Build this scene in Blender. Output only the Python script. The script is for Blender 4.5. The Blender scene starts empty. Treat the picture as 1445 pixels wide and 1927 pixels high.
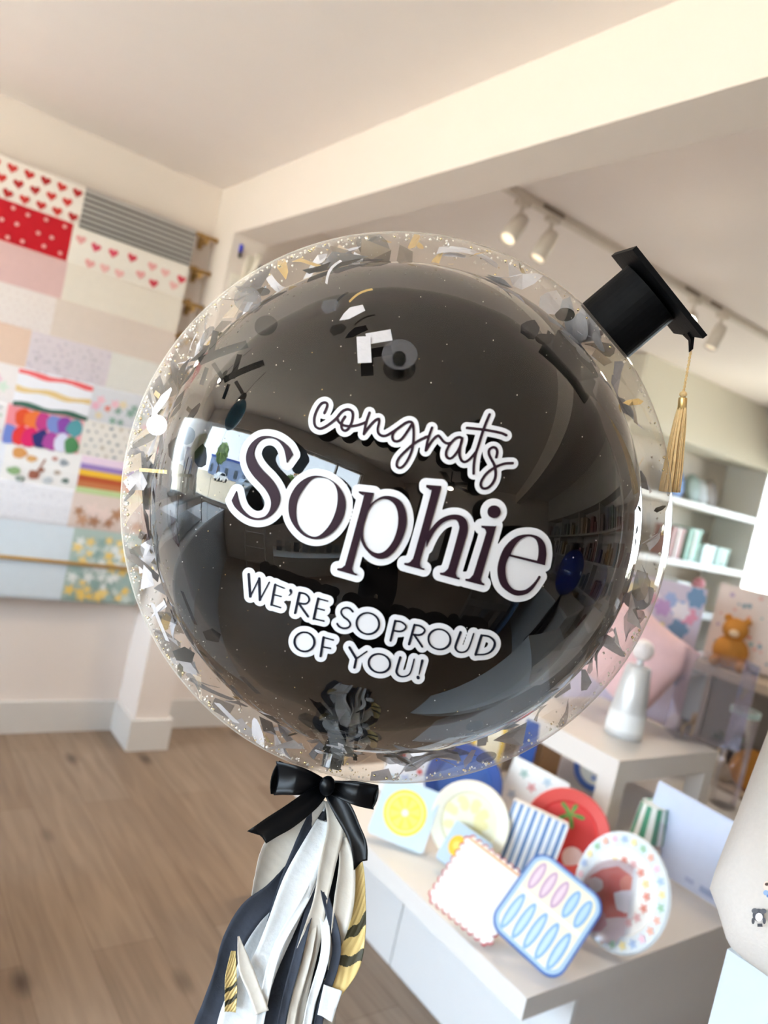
import bpy, math, random
import numpy as np
from mathutils import Vector, Matrix

random.seed(11)
SC = bpy.context.scene
COL = SC.collection

# ------------------------------------------------------------------ camera, world, light, exposure
EYE = Vector((0.0, 0.0, 1.55))
YAW, PITCH, ROLL, FPX = 0.92824064, -0.05817791, 0.21772806, 1410.0
FWD = Vector((math.cos(PITCH)*math.cos(YAW), math.cos(PITCH)*math.sin(YAW), math.sin(PITCH)))
_r = FWD.cross(Vector((0, 0, 1))).normalized()
_u = _r.cross(FWD)
RIGHT = math.cos(ROLL)*_r + math.sin(ROLL)*_u
UP = -math.sin(ROLL)*_r + math.cos(ROLL)*_u
cam = bpy.data.cameras.new('camera')
cam_ob = bpy.data.objects.new('camera', cam)
COL.objects.link(cam_ob)
m = Matrix((RIGHT, UP, -FWD)).transposed().to_4x4()
m.translation = EYE
cam_ob.matrix_world = m
cam.sensor_fit = 'VERTICAL'
cam.sensor_height = 36.0
cam.lens = 36.0*FPX/1927.0
cam.clip_start = 0.02
cam.clip_end = 300
cam.dof.use_dof = True
cam.dof.focus_distance = 0.66
cam.dof.aperture_fstop = 5.0
SC.camera = cam_ob

SC.view_settings.view_transform = 'Standard'
SC.view_settings.look = 'None'
SC.view_settings.gamma = 1.0
SC.view_settings.use_curve_mapping = False
SC.view_settings.exposure = EXPOSURE = 1.43
SC.cycles.use_denoising = True
SC.cycles.max_bounces = 10
SC.cycles.diffuse_bounces = 5
SC.cycles.glossy_bounces = 5
SC.cycles.transmission_bounces = 4
SC.cycles.transparent_max_bounces = 24
SC.cycles.caustics_reflective = False
SC.cycles.caustics_refractive = False
SC.cycles.sample_clamp_indirect = 6.0
SC.cycles.use_adaptive_sampling = True
SC.cycles.adaptive_threshold = 0.015

world = bpy.data.worlds.new('sky')
SC.world = world
world.use_nodes = True
nt = world.node_tree
nt.nodes.clear()
out = nt.nodes.new('ShaderNodeOutputWorld')
bg = nt.nodes.new('ShaderNodeBackground')
tc = nt.nodes.new('ShaderNodeTexCoord')
sep = nt.nodes.new('ShaderNodeSeparateXYZ')
ramp = nt.nodes.new('ShaderNodeValToRGB')
ramp.color_ramp.elements[0].position = 0.0
ramp.color_ramp.elements[0].color = (0.80, 0.90, 1.0, 1)
ramp.color_ramp.elements[1].position = 0.7
ramp.color_ramp.elements[1].color = (0.50, 0.72, 1.0, 1)
nt.links.new(tc.outputs['Generated'], sep.inputs[0])
nt.links.new(sep.outputs['Z'], ramp.inputs[0])
nt.links.new(ramp.outputs[0], bg.inputs['Color'])
nt.links.new(bg.outputs[0], out.inputs[0])
bg.inputs['Strength'].default_value = 7.0

def add_light(name, kind, loc, direction, energy, color=(1, 1, 1), size=1.0, size_y=None, portal=False, spot=None):
    d = bpy.data.lights.new(name, kind)
    d.energy = energy
    d.color = color
    if kind == 'AREA':
        d.shape = 'RECTANGLE'
        d.size = size
        d.size_y = size_y or size
        d.cycles.is_portal = portal
    if kind == 'SUN':
        d.angle = 0.01
    if kind == 'SPOT':
        d.spot_size = spot or 1.2
        d.spot_blend = 0.6
        d.shadow_soft_size = 0.03
    o = bpy.data.objects.new(name, d)
    o.location = loc
    o.rotation_euler = Vector(direction).to_track_quat('-Z', 'Y').to_euler()
    COL.objects.link(o)
    return o

# room dimensions (metres)
XF, YL, YB, XW, ZC = 6.2, 3.55, -3.25, -2.3, 2.665
WY0, WY1, WZ0, WZ1 = -1.5, 3.25, 0.93, 2.34          # street window
FY0, FY1, FZ0, FZ1 = 1.2, 3.52, 0.95, 2.24           # far window
add_light('street_window_portal', 'AREA', (XW-0.02, (WY0+WY1)/2, (WZ0+WZ1)/2), (1, 0, 0), 1, size=WZ1-WZ0, size_y=WY1-WY0, portal=True)
add_light('far_window_portal', 'AREA', (XF+0.02, (FY0+FY1)/2, (FZ0+FZ1)/2), (-1, 0, 0), 1, size=FZ1-FZ0, size_y=FY1-FY0, portal=True)
add_light('sun', 'SUN', (0, -6, 12), (-0.02, 0.45, -0.9), 9.0, (1, 0.95, 0.86))

def ray(x, y):
    x, y = float(x), float(y)
    return ((x-722.5)*RIGHT - (y-963.5)*UP + FPX*FWD).normalized()
def at(x, y, axis, val):
    d = ray(x, y)
    return EYE + d*((val-EYE[axis])/d[axis])
def at_depth(x, y, dist):
    return EYE + ray(x, y)*dist

# ------------------------------------------------------------------ materials
MATS = {}
def lin(c):
    return tuple((v/12.92 if v <= 0.04045 else ((v+0.055)/1.055)**2.4) for v in c)
def hexc(h):
    h = h.lstrip('#')
    return lin([int(h[i:i+2], 16)/255 for i in (0, 2, 4)])
def mat(name, color, rough=0.6, metal=0.0, noise=0.04, scale=30.0, ior=1.45, bump=0.0, alpha=1.0, emit=None, emit_s=0.0, sub=0.0, sheen=0.0, spec=0.5):
    if name in MATS:
        return MATS[name]
    if isinstance(color, str):
        color = hexc(color)
    mt = bpy.data.materials.new(name)
    mt.use_nodes = True
    t = mt.node_tree
    b = t.nodes['Principled BSDF']
    b.inputs['Roughness'].default_value = rough
    b.inputs['Metallic'].default_value = metal
    b.inputs['IOR'].default_value = ior
    b.inputs['Alpha'].default_value = alpha
    b.inputs['Specular IOR Level'].default_value = spec
    if sheen:
        b.inputs['Sheen Weight'].default_value = sheen
    n = t.nodes.new('ShaderNodeTexNoise')
    n.inputs['Scale'].default_value = scale
    n.inputs['Detail'].default_value = 3
    co = t.nodes.new('ShaderNodeTexCoord')
    t.links.new(co.outputs['Object'], n.inputs['Vector'])
    mx = t.nodes.new('ShaderNodeMix')
    mx.data_type = 'RGBA'
    mx.inputs[6].default_value = (*[max(0, c*(1-noise)) for c in color], 1)
    mx.inputs[7].default_value = (*[min(1, c*(1+noise)) for c in color], 1)
    t.links.new(n.outputs['Fac'], mx.inputs[0])
    t.links.new(mx.outputs[2], b.inputs['Base Color'])
    if bump:
        bp = t.nodes.new('ShaderNodeBump')
        bp.inputs['Strength'].default_value = bump
        bp.inputs['Distance'].default_value = 0.002
        t.links.new(n.outputs['Fac'], bp.inputs['Height'])
        t.links.new(bp.outputs[0], b.inputs['Normal'])
    if emit:
        b.inputs['Emission Color'].default_value = (*emit, 1)
        b.inputs['Emission Strength'].default_value = emit_s
    MATS[name] = mt
    return mt
def M(h, rough=0.55):
    """plain painted or printed colour, by hex"""
    return mat('paint_'+h.strip('#')+('' if rough == 0.55 else '_%d' % int(rough*100)), h, rough)

# ------------------------------------------------------------------ mesh builder
class MB:
    def __init__(s):
        s.v, s.f, s.m, s.mats = [], [], [], []
    def mi(s, mt):
        if mt not in s.mats:
            s.mats.append(mt)
        return s.mats.index(mt)
    def add(s, vs, fs, mt):
        k = len(s.v); i = s.mi(mt)
        s.v += [tuple(v) for v in vs]
        for f in fs:
            s.f.append(tuple(k+j for j in f)); s.m.append(i)
    def box(s, x0, x1, y0, y1, z0, z1, mt):
        vs = [(x, y, z) for z in (z0, z1) for y in (y0, y1) for x in (x0, x1)]
        s.add(vs, [(0, 2, 3, 1), (4, 5, 7, 6), (0, 1, 5, 4), (2, 6, 7, 3), (0, 4, 6, 2), (1, 3, 7, 5)], mt)
    def tube(s, a, b, r, mt, n=10, r2=None, cap=True):
        a, b = Vector(a), Vector(b)
        r2 = r if r2 is None else r2
        d = (b-a).normalized()
        t = d.orthogonal().normalized(); q = d.cross(t)
        vs = []
        for p, rr in ((a, r), (b, r2)):
            vs += [p+rr*(math.cos(2*math.pi*i/n)*t+math.sin(2*math.pi*i/n)*q) for i in range(n)]
        fs = [(i, (i+1) % n, n+(i+1) % n, n+i) for i in range(n)]
        if cap:
            fs += [tuple(range(n))[::-1], tuple(range(n, 2*n))]
        s.add(vs, fs, mt)
    def path(s, pts, r, mt, n=8):
        pts = [Vector(p) for p in pts]
        rs = r if isinstance(r, (list, tuple)) else [r]*len(pts)
        vs = []; ref = None
        for i, p in enumerate(pts):
            d = (pts[min(i+1, len(pts)-1)]-pts[max(i-1, 0)]).normalized()
            t = d.orthogonal().normalized() if ref is None else (ref-d*ref.dot(d)).normalized()
            ref = t; q = d.cross(t)
            vs += [p+rs[i]*(math.cos(2*math.pi*k/n)*t+math.sin(2*math.pi*k/n)*q) for k in range(n)]
        fs = [(j*n+i, j*n+(i+1) % n, (j+1)*n+(i+1) % n, (j+1)*n+i) for j in range(len(pts)-1) for i in range(n)]
        fs += [tuple(range(n))[::-1], tuple(range((len(pts)-1)*n, len(pts)*n))]
        s.add(vs, fs, mt)
    def lathe(s, prof, mt, n=24, c=(0, 0, 0), axis=(0, 0, 1)):
        ax = Vector(axis).normalized(); c = Vector(c)
        t = Vector((1, 0, 0)) if abs(ax.z) > 0.999 else ax.orthogonal().normalized()
        q = ax.cross(t)
        vs = []; 
        for r, z in prof:
            vs += [c+ax*z+max(r, 1e-5)*(math.cos(2*math.pi*i/n)*t+math.sin(2*math.pi*i/n)*q) for i in range(n)]
        fs = [(j*n+i, j*n+(i+1) % n, (j+1)*n+(i+1) % n, (j+1)*n+i) for j in range(len(prof)-1) for i in range(n)]
        s.add(vs, fs, mt)
    def ball(s, c, r, mt, n=12, sc=(1, 1, 1)):
        c = Vector(c); h = n//2
        vs = [(c.x+sc[0]*r*math.sin(math.pi*j/h)*math.cos(2*math.pi*i/n), c.y+sc[1]*r*math.sin(math.pi*j/h)*math.sin(2*math.pi*i/n), c.z+sc[2]*r*math.cos(math.pi*j/h)) for j in range(h+1) for i in range(n)]
        fs = [(j*n+i, (j+1)*n+i, (j+1)*n+(i+1) % n, j*n+(i+1) % n) for j in range(h) for i in range(n)]
        s.add(vs, fs, mt)
    def slab(s, poly, y0, y1, mt, back=True):
        """polygon given as (u, w) extruded from y0 (front) to y1 (back) in the local x-z plane"""
        n = len(poly)
        vs = [(u, y0, w) for u, w in poly]+[(u, y1, w) for u, w in poly]
        fs = [tuple(range(n)), tuple(range(n, 2*n))[::-1]]+[(i, n+i, n+(i+1) % n, (i+1) % n) for i in range(n)]
        s.add(vs, fs, mt)
    def flat(s, poly, y, mt):
        s.add([(u, y, w) for u, w in poly], [tuple(range(len(poly)))], mt)
    def build(s, name, parent=None, label=None, cat=None, group=None, kind=None, smooth=False, local=False, origin=None):
        me = bpy.data.meshes.new(name)
        off = Vector((0, 0, 0))
        if parent is not None and not local:
            p = parent
            while p is not None:
                off += p.location; p = p.parent
        elif parent is None and not local:
            a = np.array(s.v)
            off = Vector(((a[:, 0].min()+a[:, 0].max())/2, (a[:, 1].min()+a[:, 1].max())/2, a[:, 2].min())) if origin is None else Vector(origin)
        me.from_pydata([(x-off.x, y-off.y, z-off.z) for x, y, z in s.v], [], s.f)
        for mt in s.mats:
            me.materials.append(mt)
        me.polygons.foreach_set('material_index', s.m)
        if smooth:
            me.polygons.foreach_set('use_smooth', [True]*len(me.polygons))
        me.update()
        o = bpy.data.objects.new(name, me)
        COL.objects.link(o)
        if parent is not None:
            o.parent = parent
        elif not local:
            o.location = off
        tag(o, label, cat, group, kind)
        return o
def tag(o, label=None, cat=None, group=None, kind=None):
    for k, v in (('label', label), ('category', cat), ('group', group), ('kind', kind)):
        if v:
            o[k] = v
def thing(name, label, cat, loc, rot=(0, 0, 0), group=None):
    o = bpy.data.objects.new(name, None)
    COL.objects.link(o)
    o.empty_display_size = 0.05
    o.location = loc; o.rotation_euler = rot
    tag(o, label, cat, group)
    return o
def struct(name, mb):
    return mb.build(name, kind='structure')
def circle(cx, cy, rx, ry=None, n=28, rot=0.0):
    ry = rx if ry is None else ry
    return [(cx+math.cos(rot)*rx*math.cos(a)-math.sin(rot)*ry*math.sin(a), cy+math.sin(rot)*rx*math.cos(a)+math.cos(rot)*ry*math.sin(a)) for a in [2*math.pi*i/n for i in range(n)]]
def rrect(x0, x1, y0, y1, r, n=6):
    o = []
    for cx, cy, a0 in ((x1-r, y1-r, 0), (x0+r, y1-r, 90), (x0+r, y0+r, 180), (x1-r, y0+r, 270)):
        o += [(cx+r*math.cos(math.radians(a0+90*i/n)), cy+r*math.sin(math.radians(a0+90*i/n))) for i in range(n+1)]
    return o
def heart(cx, cy, s, rot=0.0, n=22):
    o = []
    for i in range(n):
        t = 2*math.pi*i/n
        x = 16*math.sin(t)**3; y = 13*math.cos(t)-5*math.cos(2*t)-2*math.cos(3*t)-math.cos(4*t)
        x, y = x*s/32, y*s/32
        o.append((cx+x*math.cos(rot)-y*math.sin(rot), cy+x*math.sin(rot)+y*math.cos(rot)))
    return o
def flower(cx, cy, r, petals=5, n=40, k=0.3):
    return [(cx+r*(1-k+k*math.cos(petals*a))*math.cos(a), cy+r*(1-k+k*math.cos(petals*a))*math.sin(a)) for a in [2*math.pi*i/n for i in range(n)]]
def blob(cx, cy, r, n=9, sx=1.0, sy=1.0):
    return [(cx+sx*r*random.uniform(0.75, 1.15)*math.cos(a), cy+sy*r*random.uniform(0.75, 1.15)*math.sin(a)) for a in [2*math.pi*i/n for i in range(n)]]

# ------------------------------------------------------------------ room materials
def wall_mat(name, h):
    return mat(name, h, 0.85, noise=0.015, scale=6, bump=0.05)
WALL = wall_mat('cream_wall_paint', '#ece1d9')
CEIL = wall_mat('warm_ceiling_paint', '#f3eae6')
TRIM = mat('white_gloss_trim', '#dedad5', 0.45, noise=0.01)
WHITE = mat('white_laminate', '#e6e6e6', 0.35, noise=0.01)
GREYW = mat('warm_grey_laminate', '#dedad6', 0.4, noise=0.015)
WOOD = mat('pale_dowel_wood', '#b58f52', 0.5, noise=0.12, scale=12)
BLACKM = mat('black_metal', '#141414', 0.4)
GLASSY = None

def floor_material():
    mt = bpy.data.materials.new('oak_plank_floor')
    mt.use_nodes = True
    t = mt.node_tree; N = t.nodes; L = t.links
    b = N['Principled BSDF']
    b.inputs['Roughness'].default_value = 0.5
    co = N.new('ShaderNodeTexCoord')
    mp = N.new('ShaderNodeMapping'); mp.inputs['Rotation'].default_value = (0, 0, math.pi/2)
    L.new(co.outputs['Object'], mp.inputs[0])
    br = N.new('ShaderNodeTexBrick')
    br.inputs['Scale'].default_value = 1.0
    br.inputs['Brick Width'].default_value = 1.35
    br.inputs['Row Height'].default_value = 0.19
    br.inputs['Mortar Size'].default_value = 0.0016
    br.inputs['Mortar Smooth'].default_value = 0.3
    br.inputs['Color1'].default_value = (*hexc('#87725f'), 1)
    br.inputs['Color2'].default_value = (*hexc('#968270'), 1)
    br.inputs['Mortar'].default_value = (*hexc('#75614f'), 1)
    br.offset = 0.37
    L.new(mp.outputs[0], br.inputs['Vector'])
    st = N.new('ShaderNodeMapping'); st.inputs['Scale'].default_value = (1.2, 14, 1)
    L.new(mp.outputs[0], st.inputs[0])
    n1 = N.new('ShaderNodeTexNoise'); n1.inputs['Scale'].default_value = 2.2; n1.inputs['Detail'].default_value = 5; n1.inputs['Distortion'].default_value = 0.6
    L.new(st.outputs[0], n1.inputs['Vector'])
    rp = N.new('ShaderNodeValToRGB')
    rp.color_ramp.elements[0].position = 0.3; rp.color_ramp.elements[0].color = (0.78, 0.76, 0.74, 1)
    rp.color_ramp.elements[1].position = 0.7; rp.color_ramp.elements[1].color = (1.14, 1.13, 1.12, 1)
    L.new(n1.outputs['Fac'], rp.inputs[0])
    mu = N.new('ShaderNodeMix'); mu.data_type = 'RGBA'; mu.blend_type = 'MULTIPLY'; mu.inputs[0].default_value = 1
    L.new(br.outputs['Color'], mu.inputs[6]); L.new(rp.outputs[0], mu.inputs[7])
    kn = N.new('ShaderNodeMapping'); kn.inputs['Scale'].default_value = (2.2, 4.6, 1)
    L.new(mp.outputs[0], kn.inputs[0])
    vo = N.new('ShaderNodeTexVoronoi'); vo.inputs['Scale'].default_value = 1.0
    L.new(kn.outputs[0], vo.inputs['Vector'])
    kr = N.new('ShaderNodeValToRGB')
    kr.color_ramp.elements[0].position = 0.03; kr.color_ramp.elements[0].color = (0.36, 0.33, 0.32, 1)
    kr.color_ramp.elements[1].position = 0.17; kr.color_ramp.elements[1].color = (1, 1, 1, 1)
    L.new(vo.outputs['Distance'], kr.inputs[0])
    m2 = N.new('ShaderNodeMix'); m2.data_type = 'RGBA'; m2.blend_type = 'MULTIPLY'; m2.inputs[0].default_value = 1
    L.new(mu.outputs[2], m2.inputs[6]); L.new(kr.outputs[0], m2.inputs[7])
    L.new(m2.outputs[2], b.inputs['Base Color'])
    return mt
FLOOR = floor_material()

def thin_clear(name, tint, ior, rough=0.02, bump=0.0, scale=8.0, gloss=1.0, body=0.0, body_col=(0.8, 0.75, 0.7), strength=1.0, limb=0.0):
    """thin clear plastic or glass: Fresnel mirror over see-through"""
    mt = bpy.data.materials.new(name)
    mt.use_nodes = True
    t = mt.node_tree; N = t.nodes; L = t.links
    N.clear()
    o = N.new('ShaderNodeOutputMaterial')
    tr = N.new('ShaderNodeBsdfTransparent'); tr.inputs[0].default_value = (*tint, 1)
    gl = N.new('ShaderNodeBsdfGlossy'); gl.inputs['Roughness'].default_value = rough
    gl.inputs['Color'].default_value = (gloss, gloss, gloss, 1)
    fr = N.new('ShaderNodeFresnel'); fr.inputs['IOR'].default_value = ior
    mx = N.new('ShaderNodeMixShader')
    fm = N.new('ShaderNodeMath'); fm.operation = 'MULTIPLY'; fm.inputs[1].default_value = strength; fm.use_clamp = True
    L.new(fr.outputs[0], fm.inputs[0]); L.new(fm.outputs[0], mx.inputs[0]); L.new(tr.outputs[0], mx.inputs[1]); L.new(gl.outputs[0], mx.inputs[2])
    last = mx
    if bump:
        n = N.new('ShaderNodeTexNoise'); n.inputs['Scale'].default_value = scale; n.inputs['Detail'].default_value = 2
        co = N.new('ShaderNodeTexCoord'); L.new(co.outputs['Object'], n.inputs['Vector'])
        bp = N.new('ShaderNodeBump'); bp.inputs['Strength'].default_value = bump; bp.inputs['Distance'].default_value = 0.01
        L.new(n.outputs['Fac'], bp.inputs['Height'])
        L.new(bp.outputs[0], gl.inputs['Normal']); L.new(bp.outputs[0], fr.inputs['Normal'])
    if limb:
        # the film looks milkier where it is seen edge-on
        lw = N.new('ShaderNodeLayerWeight'); lw.inputs['Blend'].default_value = 0.5
        pw = N.new('ShaderNodeMath'); pw.operation = 'POWER'; pw.inputs[1].default_value = 7.0
        ml = N.new('ShaderNodeMath'); ml.operation = 'MULTIPLY'; ml.inputs[1].default_value = limb
        df = N.new('ShaderNodeBsdfDiffuse'); df.inputs[0].default_value = (*body_col, 1)
        m3 = N.new('ShaderNodeMixShader')
        L.new(lw.outputs['Facing'], pw.inputs[0]); L.new(pw.outputs[0], ml.inputs[0]); L.new(ml.outputs[0], m3.inputs[0])
        L.new(mx.outputs[0], m3.inputs[1]); L.new(df.outputs[0], m3.inputs[2])
        last = m3
    if body:
        df = N.new('ShaderNodeBsdfDiffuse'); df.inputs[0].default_value = (*body_col, 1)
        m2 = N.new('ShaderNodeMixShader'); m2.inputs[0].default_value = body
        L.new(mx.outputs[0], m2.inputs[1]); L.new(df.outputs[0], m2.inputs[2])
        last = m2
    L.new(last.outputs[0], o.inputs[0])
    MATS[name] = mt
    return mt
GLASSY = thin_clear('window_glass', (0.97, 0.99, 0.98), 1.3)
ACRYL = thin_clear('clear_acrylic', (0.93, 0.93, 0.96), 1.5, body=0.03, body_col=(0.85, 0.84, 0.9), strength=.7)

# ------------------------------------------------------------------ structure
b = MB(); b.box(XW-0.15, XF+0.15, YB-0.15, YL+0.15, -0.1, 0.0, FLOOR); struct('floor', b)
b = MB(); b.box(XW-0.15, XF+0.15, YB-0.15, YL+0.15, ZC, ZC+0.12, CEIL); struct('ceiling', b)
b = MB(); b.box(XW-0.15, XF+0.15, YL, YL+0.15, 0, ZC, WALL); struct('wall_left', b)
b = MB(); b.box(XW-0.15, XF+0.15, YB-0.15, YB, 0, ZC, WALL); struct('wall_right', b)
def wall_with_hole(x0, x1, y0, y1, hy0, hy1, hz0, hz1, mt):
    b = MB()
    b.box(x0, x1, y0, hy0, 0, ZC, mt); b.box(x0, x1, hy1, y1, 0, ZC, mt)
    b.box(x0, x1, hy0, hy1, 0, hz0, mt); b.box(x0, x1, hy0, hy1, hz1, ZC, mt)
    return b
struct('wall_front', wall_with_hole(XW-0.15, XW, YB, YL, WY0, WY1, WZ0, WZ1, WALL))
struct('wall_back', wall_with_hole(XF, XF+0.15, YB, YL, FY0, FY1, FZ0, FZ1, WALL))
def window(name, x, y0, y1, z0, z1, mull):
    w = thing(name, None, None, (x, (y0+y1)/2, z0)); w['kind'] = 'structure'
    b = MB()
    t = 0.035
    b.box(x-t, x+t, y0, y1, z0, z0+0.05, TRIM); b.box(x-t, x+t, y0, y1, z1-0.05, z1, TRIM)
    for y in [y0+0.025, y1-0.025]+mull:
        b.box(x-t, x+t, y-0.02, y+0.02, z0+0.05, z1-0.05, TRIM)
    b.build('window_frame', w)
    b = MB(); b.add([(x, y0, z0), (x, y1, z0), (x, y1, z1), (x, y0, z1)], [(0, 1, 2, 3)], GLASSY)
    b.build('window_pane', w)
window('window_1', XW-0.08, WY0, WY1, WZ0, WZ1, [-0.75])
window('window_2', XF+0.08, FY0, FY1, FZ0, FZ1, [2.3])
BX0, BX1, BZ, STY = 1.31, 1.475, 2.43, 3.30
b = MB(); b.box(BX0, BX1, YB, YL, BZ, ZC, WALL); struct('trim_1', b)                 # dropped beam
b = MB(); b.box(BX0, BX1, STY, YL, 0, BZ, WALL); struct('trim_2', b)                # wall stub carrying it
b = MB()
b.box(XW, BX0-0.018, YL-0.018, YL, 0, 0.15, TRIM); struct('baseboard_left', b)
b = MB()
b.box(BX0-0.018, BX0, STY-0.018, YL, 0, 0.15, TRIM); b.box(BX0, BX1, STY-0.018, STY, 0, 0.15, TRIM)
b.box(BX1, BX1+0.018, STY-0.018, YL, 0, 0.15, TRIM); b.build('baseboard_stub', kind='structure')
b = MB(); b.box(BX1+0.018, XF, YL-0.018, YL, 0, 0.15, TRIM); b.build('baseboard_back', kind='structure')
# partition seen only as a reflection, with the stock shelves built in front of it
PX = 2.95
b = MB(); b.box(PX, PX+0.1, YB, 0.12, 0, ZC, WALL); struct('wall_partition', b)
# ------------------------------------------------------------------ the balloon
BC = EYE + ray(743, 956)*0.8095
RO, RI = 0.28, 0.244
def tangent_dir(px, py):
    d = ray(px, py)
    p = EYE + d*((BC-EYE).dot(d))
    return (p-BC).normalized()
def on_sphere(px, py, R):
    d = ray(px, py); oc = EYE-BC
    bb = d.dot(oc); disc = bb*bb-(oc.dot(oc)-R*R)
    if disc < 0:
        return None
    return EYE+d*(-bb-math.sqrt(disc))
NECK = tangent_dir(612, 1486)
CAPN = tangent_dir(1139, 622)

balloon = thing('bubble_balloon', 'large clear bubble balloon with a glossy black balloon inside and white congratulation lettering', 'balloon', BC)
BLACKB = mat('glossy_black_latex', (0.0035, 0.0028, 0.0025), 0.015, noise=0.0, ior=1.62)
SHELL = thin_clear('clear_balloon_skin', (0.965, 0.95, 0.935), 1.22, rough=0.03, bump=0.25, scale=9.0, body=0.0, body_col=(0.80, 0.74, 0.66), strength=0.11, limb=0.6)

def sphere_mesh(R, neck_r, neck_l, mt, n=160, h=110, cen=None):
    """sphere drawn out into a neck at the NECK direction"""
    prof = []
    th1 = math.pi-math.asin(neck_r/R*1.6)
    for j in range(h+1):
        th = th1*j/h
        prof.append((R*math.sin(th), R*math.cos(th)))
    prof.append((neck_r*1.1, -R*1.008)); prof.append((neck_r, -R*1.02)); prof.append((neck_r*0.9, -R-neck_l))
    b = MB(); b.lathe(prof, mt, n, cen or BC, -NECK)
    return b
VDIR = (EYE-BC).normalized()
ISH = 0.0285       # the inner balloon is pressed against the front of the bubble
inner = sphere_mesh(RI, 0.01, 0.02, BLACKB, cen=BC+VDIR*ISH).build('inner_black_balloon', balloon, label='glossy black inner balloon', smooth=True)
outer = sphere_mesh(RO, 0.012, 0.025, SHELL).build('clear_bubble', balloon, label='clear bubble skin', smooth=True)

# lettering: signed distance of the traced glyphs, contoured and laid on the bubble
class Glyphs:
    def __init__(s):
        s.seg, s.pol, s.loops = [], [], []
    def stroke(s, pts, r, o, k, closed=False):
        """pts in enlarged units from origin o at scale k; r one radius (px) or a list"""
        P = [(o[0]+x/k, o[1]+y/k) for x, y in pts]
        rs = list(r) if isinstance(r, (list, tuple)) else [r]*len(P)
        # Catmull-Rom smoothing
        n = len(P)
        if n > 2:
            Q, RR = [], []
            rng = range(n) if closed else range(n-1)
            for i in rng:
                g = (lambda j: P[j % n]) if closed else (lambda j: P[max(0, min(n-1, j))])
                p0, p1, p2, p3 = g(i-1), g(i), g(i+1), g(i+2)
                ra, rb = rs[i % n], rs[(i+1) % n]
                for q in range(5):
                    t = q/5
                    Q.append(tuple(0.5*((2*p1[c])+(-p0[c]+p2[c])*t+(2*p0[c]-5*p1[c]+4*p2[c]-p3[c])*t*t+(-p0[c]+3*p1[c]-3*p2[c]+p3[c])*t**3) for c in (0, 1)))
                    RR.append(ra+(rb-ra)*t)
            Q.append(Q[0] if closed else P[-1]); RR.append(RR[0] if closed else rs[-1])
            P, rs = Q, RR
        if closed:
            s.loops.append(P[:-1])
        for i in range(len(P)-1):
            s.seg.append((*P[i], *P[i+1], rs[i], rs[i+1]))
    def poly(s, pts, o, k, holes=(), smooth=True):
        def cv(L):
            P = [(o[0]+x/k, o[1]+y/k) for x, y in L]
            if not smooth:
                return P
            Q = []; n = len(P)
            for i in range(n):
                p0, p1, p2, p3 = P[i-1], P[i], P[(i+1) % n], P[(i+2) % n]
                a = math.dist(p1, p2)
                # keep sharp corners sharp
                def ang(u, v, w):
                    x = (v[0]-u[0], v[1]-u[1]); y = (w[0]-v[0], w[1]-v[1])
                    c = (x[0]*y[0]+x[1]*y[1])/(math.hypot(*x)*math.hypot(*y)+1e-9)
                    return c
                if ang(p0, p1, p2) < 0.62: p0 = (2*p1[0]-p2[0], 2*p1[1]-p2[1])
                if ang(p1, p2, p3) < 0.62: p3 = (2*p2[0]-p1[0], 2*p2[1]-p1[1])
                for q in range(4):
                    t = q/4
                    Q.append(tuple(0.5*((2*p1[c])+(-p0[c]+p2[c])*t+(2*p0[c]-5*p1[c]+4*p2[c]-p3[c])*t*t+(-p0[c]+3*p1[c]-3*p2[c]+p3[c])*t**3) for c in (0, 1)))
            return Q
        s.pol.append((cv(pts), [cv(h) for h in holes]))
    def field(s, X, Y, fill=False):
        F = np.full(X.shape, 1e3)
        def segd(x0, y0, x1, y1, pad):
            ix = (X[0] > min(x0, x1)-pad) & (X[0] < max(x0, x1)+pad)
            iy = (Y[:, 0] > min(y0, y1)-pad) & (Y[:, 0] < max(y0, y1)+pad)
            if not ix.any() or not iy.any():
                return None
            a, b_ = np.argmax(ix), len(ix)-np.argmax(ix[::-1]); c, d = np.argmax(iy), len(iy)-np.argmax(iy[::-1])
            x, y = X[c:d, a:b_], Y[c:d, a:b_]
            dx, dy = x1-x0, y1-y0
            t = np.clip(((x-x0)*dx+(y-y0)*dy)/(dx*dx+dy*dy+1e-9), 0, 1)
            return (slice(c, d), slice(a, b_)), np.hypot(x-x0-t*dx, y-y0-t*dy), t
        for x0, y0, x1, y1, r0, r1 in s.seg:
            q = segd(x0, y0, x1, y1, 24)
            if q:
                sl, dd, t = q
                F[sl] = np.minimum(F[sl], dd-(r0+(r1-r0)*t))
        for outerp, holes in s.pol+([(p_, []) for p_ in s.loops] if fill else []):
            D = np.full(X.shape, 1e3); inside = np.zeros(X.shape, bool)
            for ring in [outerp]+([] if fill else holes):
                n = len(ring)
                for i in range(n):
                    (x0, y0), (x1, y1) = ring[i], ring[(i+1) % n]
                    q = segd(x0, y0, x1, y1, 24)
                    if q:
                        sl, dd, t = q
                        D[sl] = np.minimum(D[sl], dd)
                    if y0 != y1:
                        c = ((Y > min(y0, y1)) & (Y <= max(y0, y1))) & (X < x0+(Y-y0)*(x1-x0)/(y1-y0))
                        inside ^= c
            F = np.minimum(F, np.where(inside, -D, D))
        return F
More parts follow.
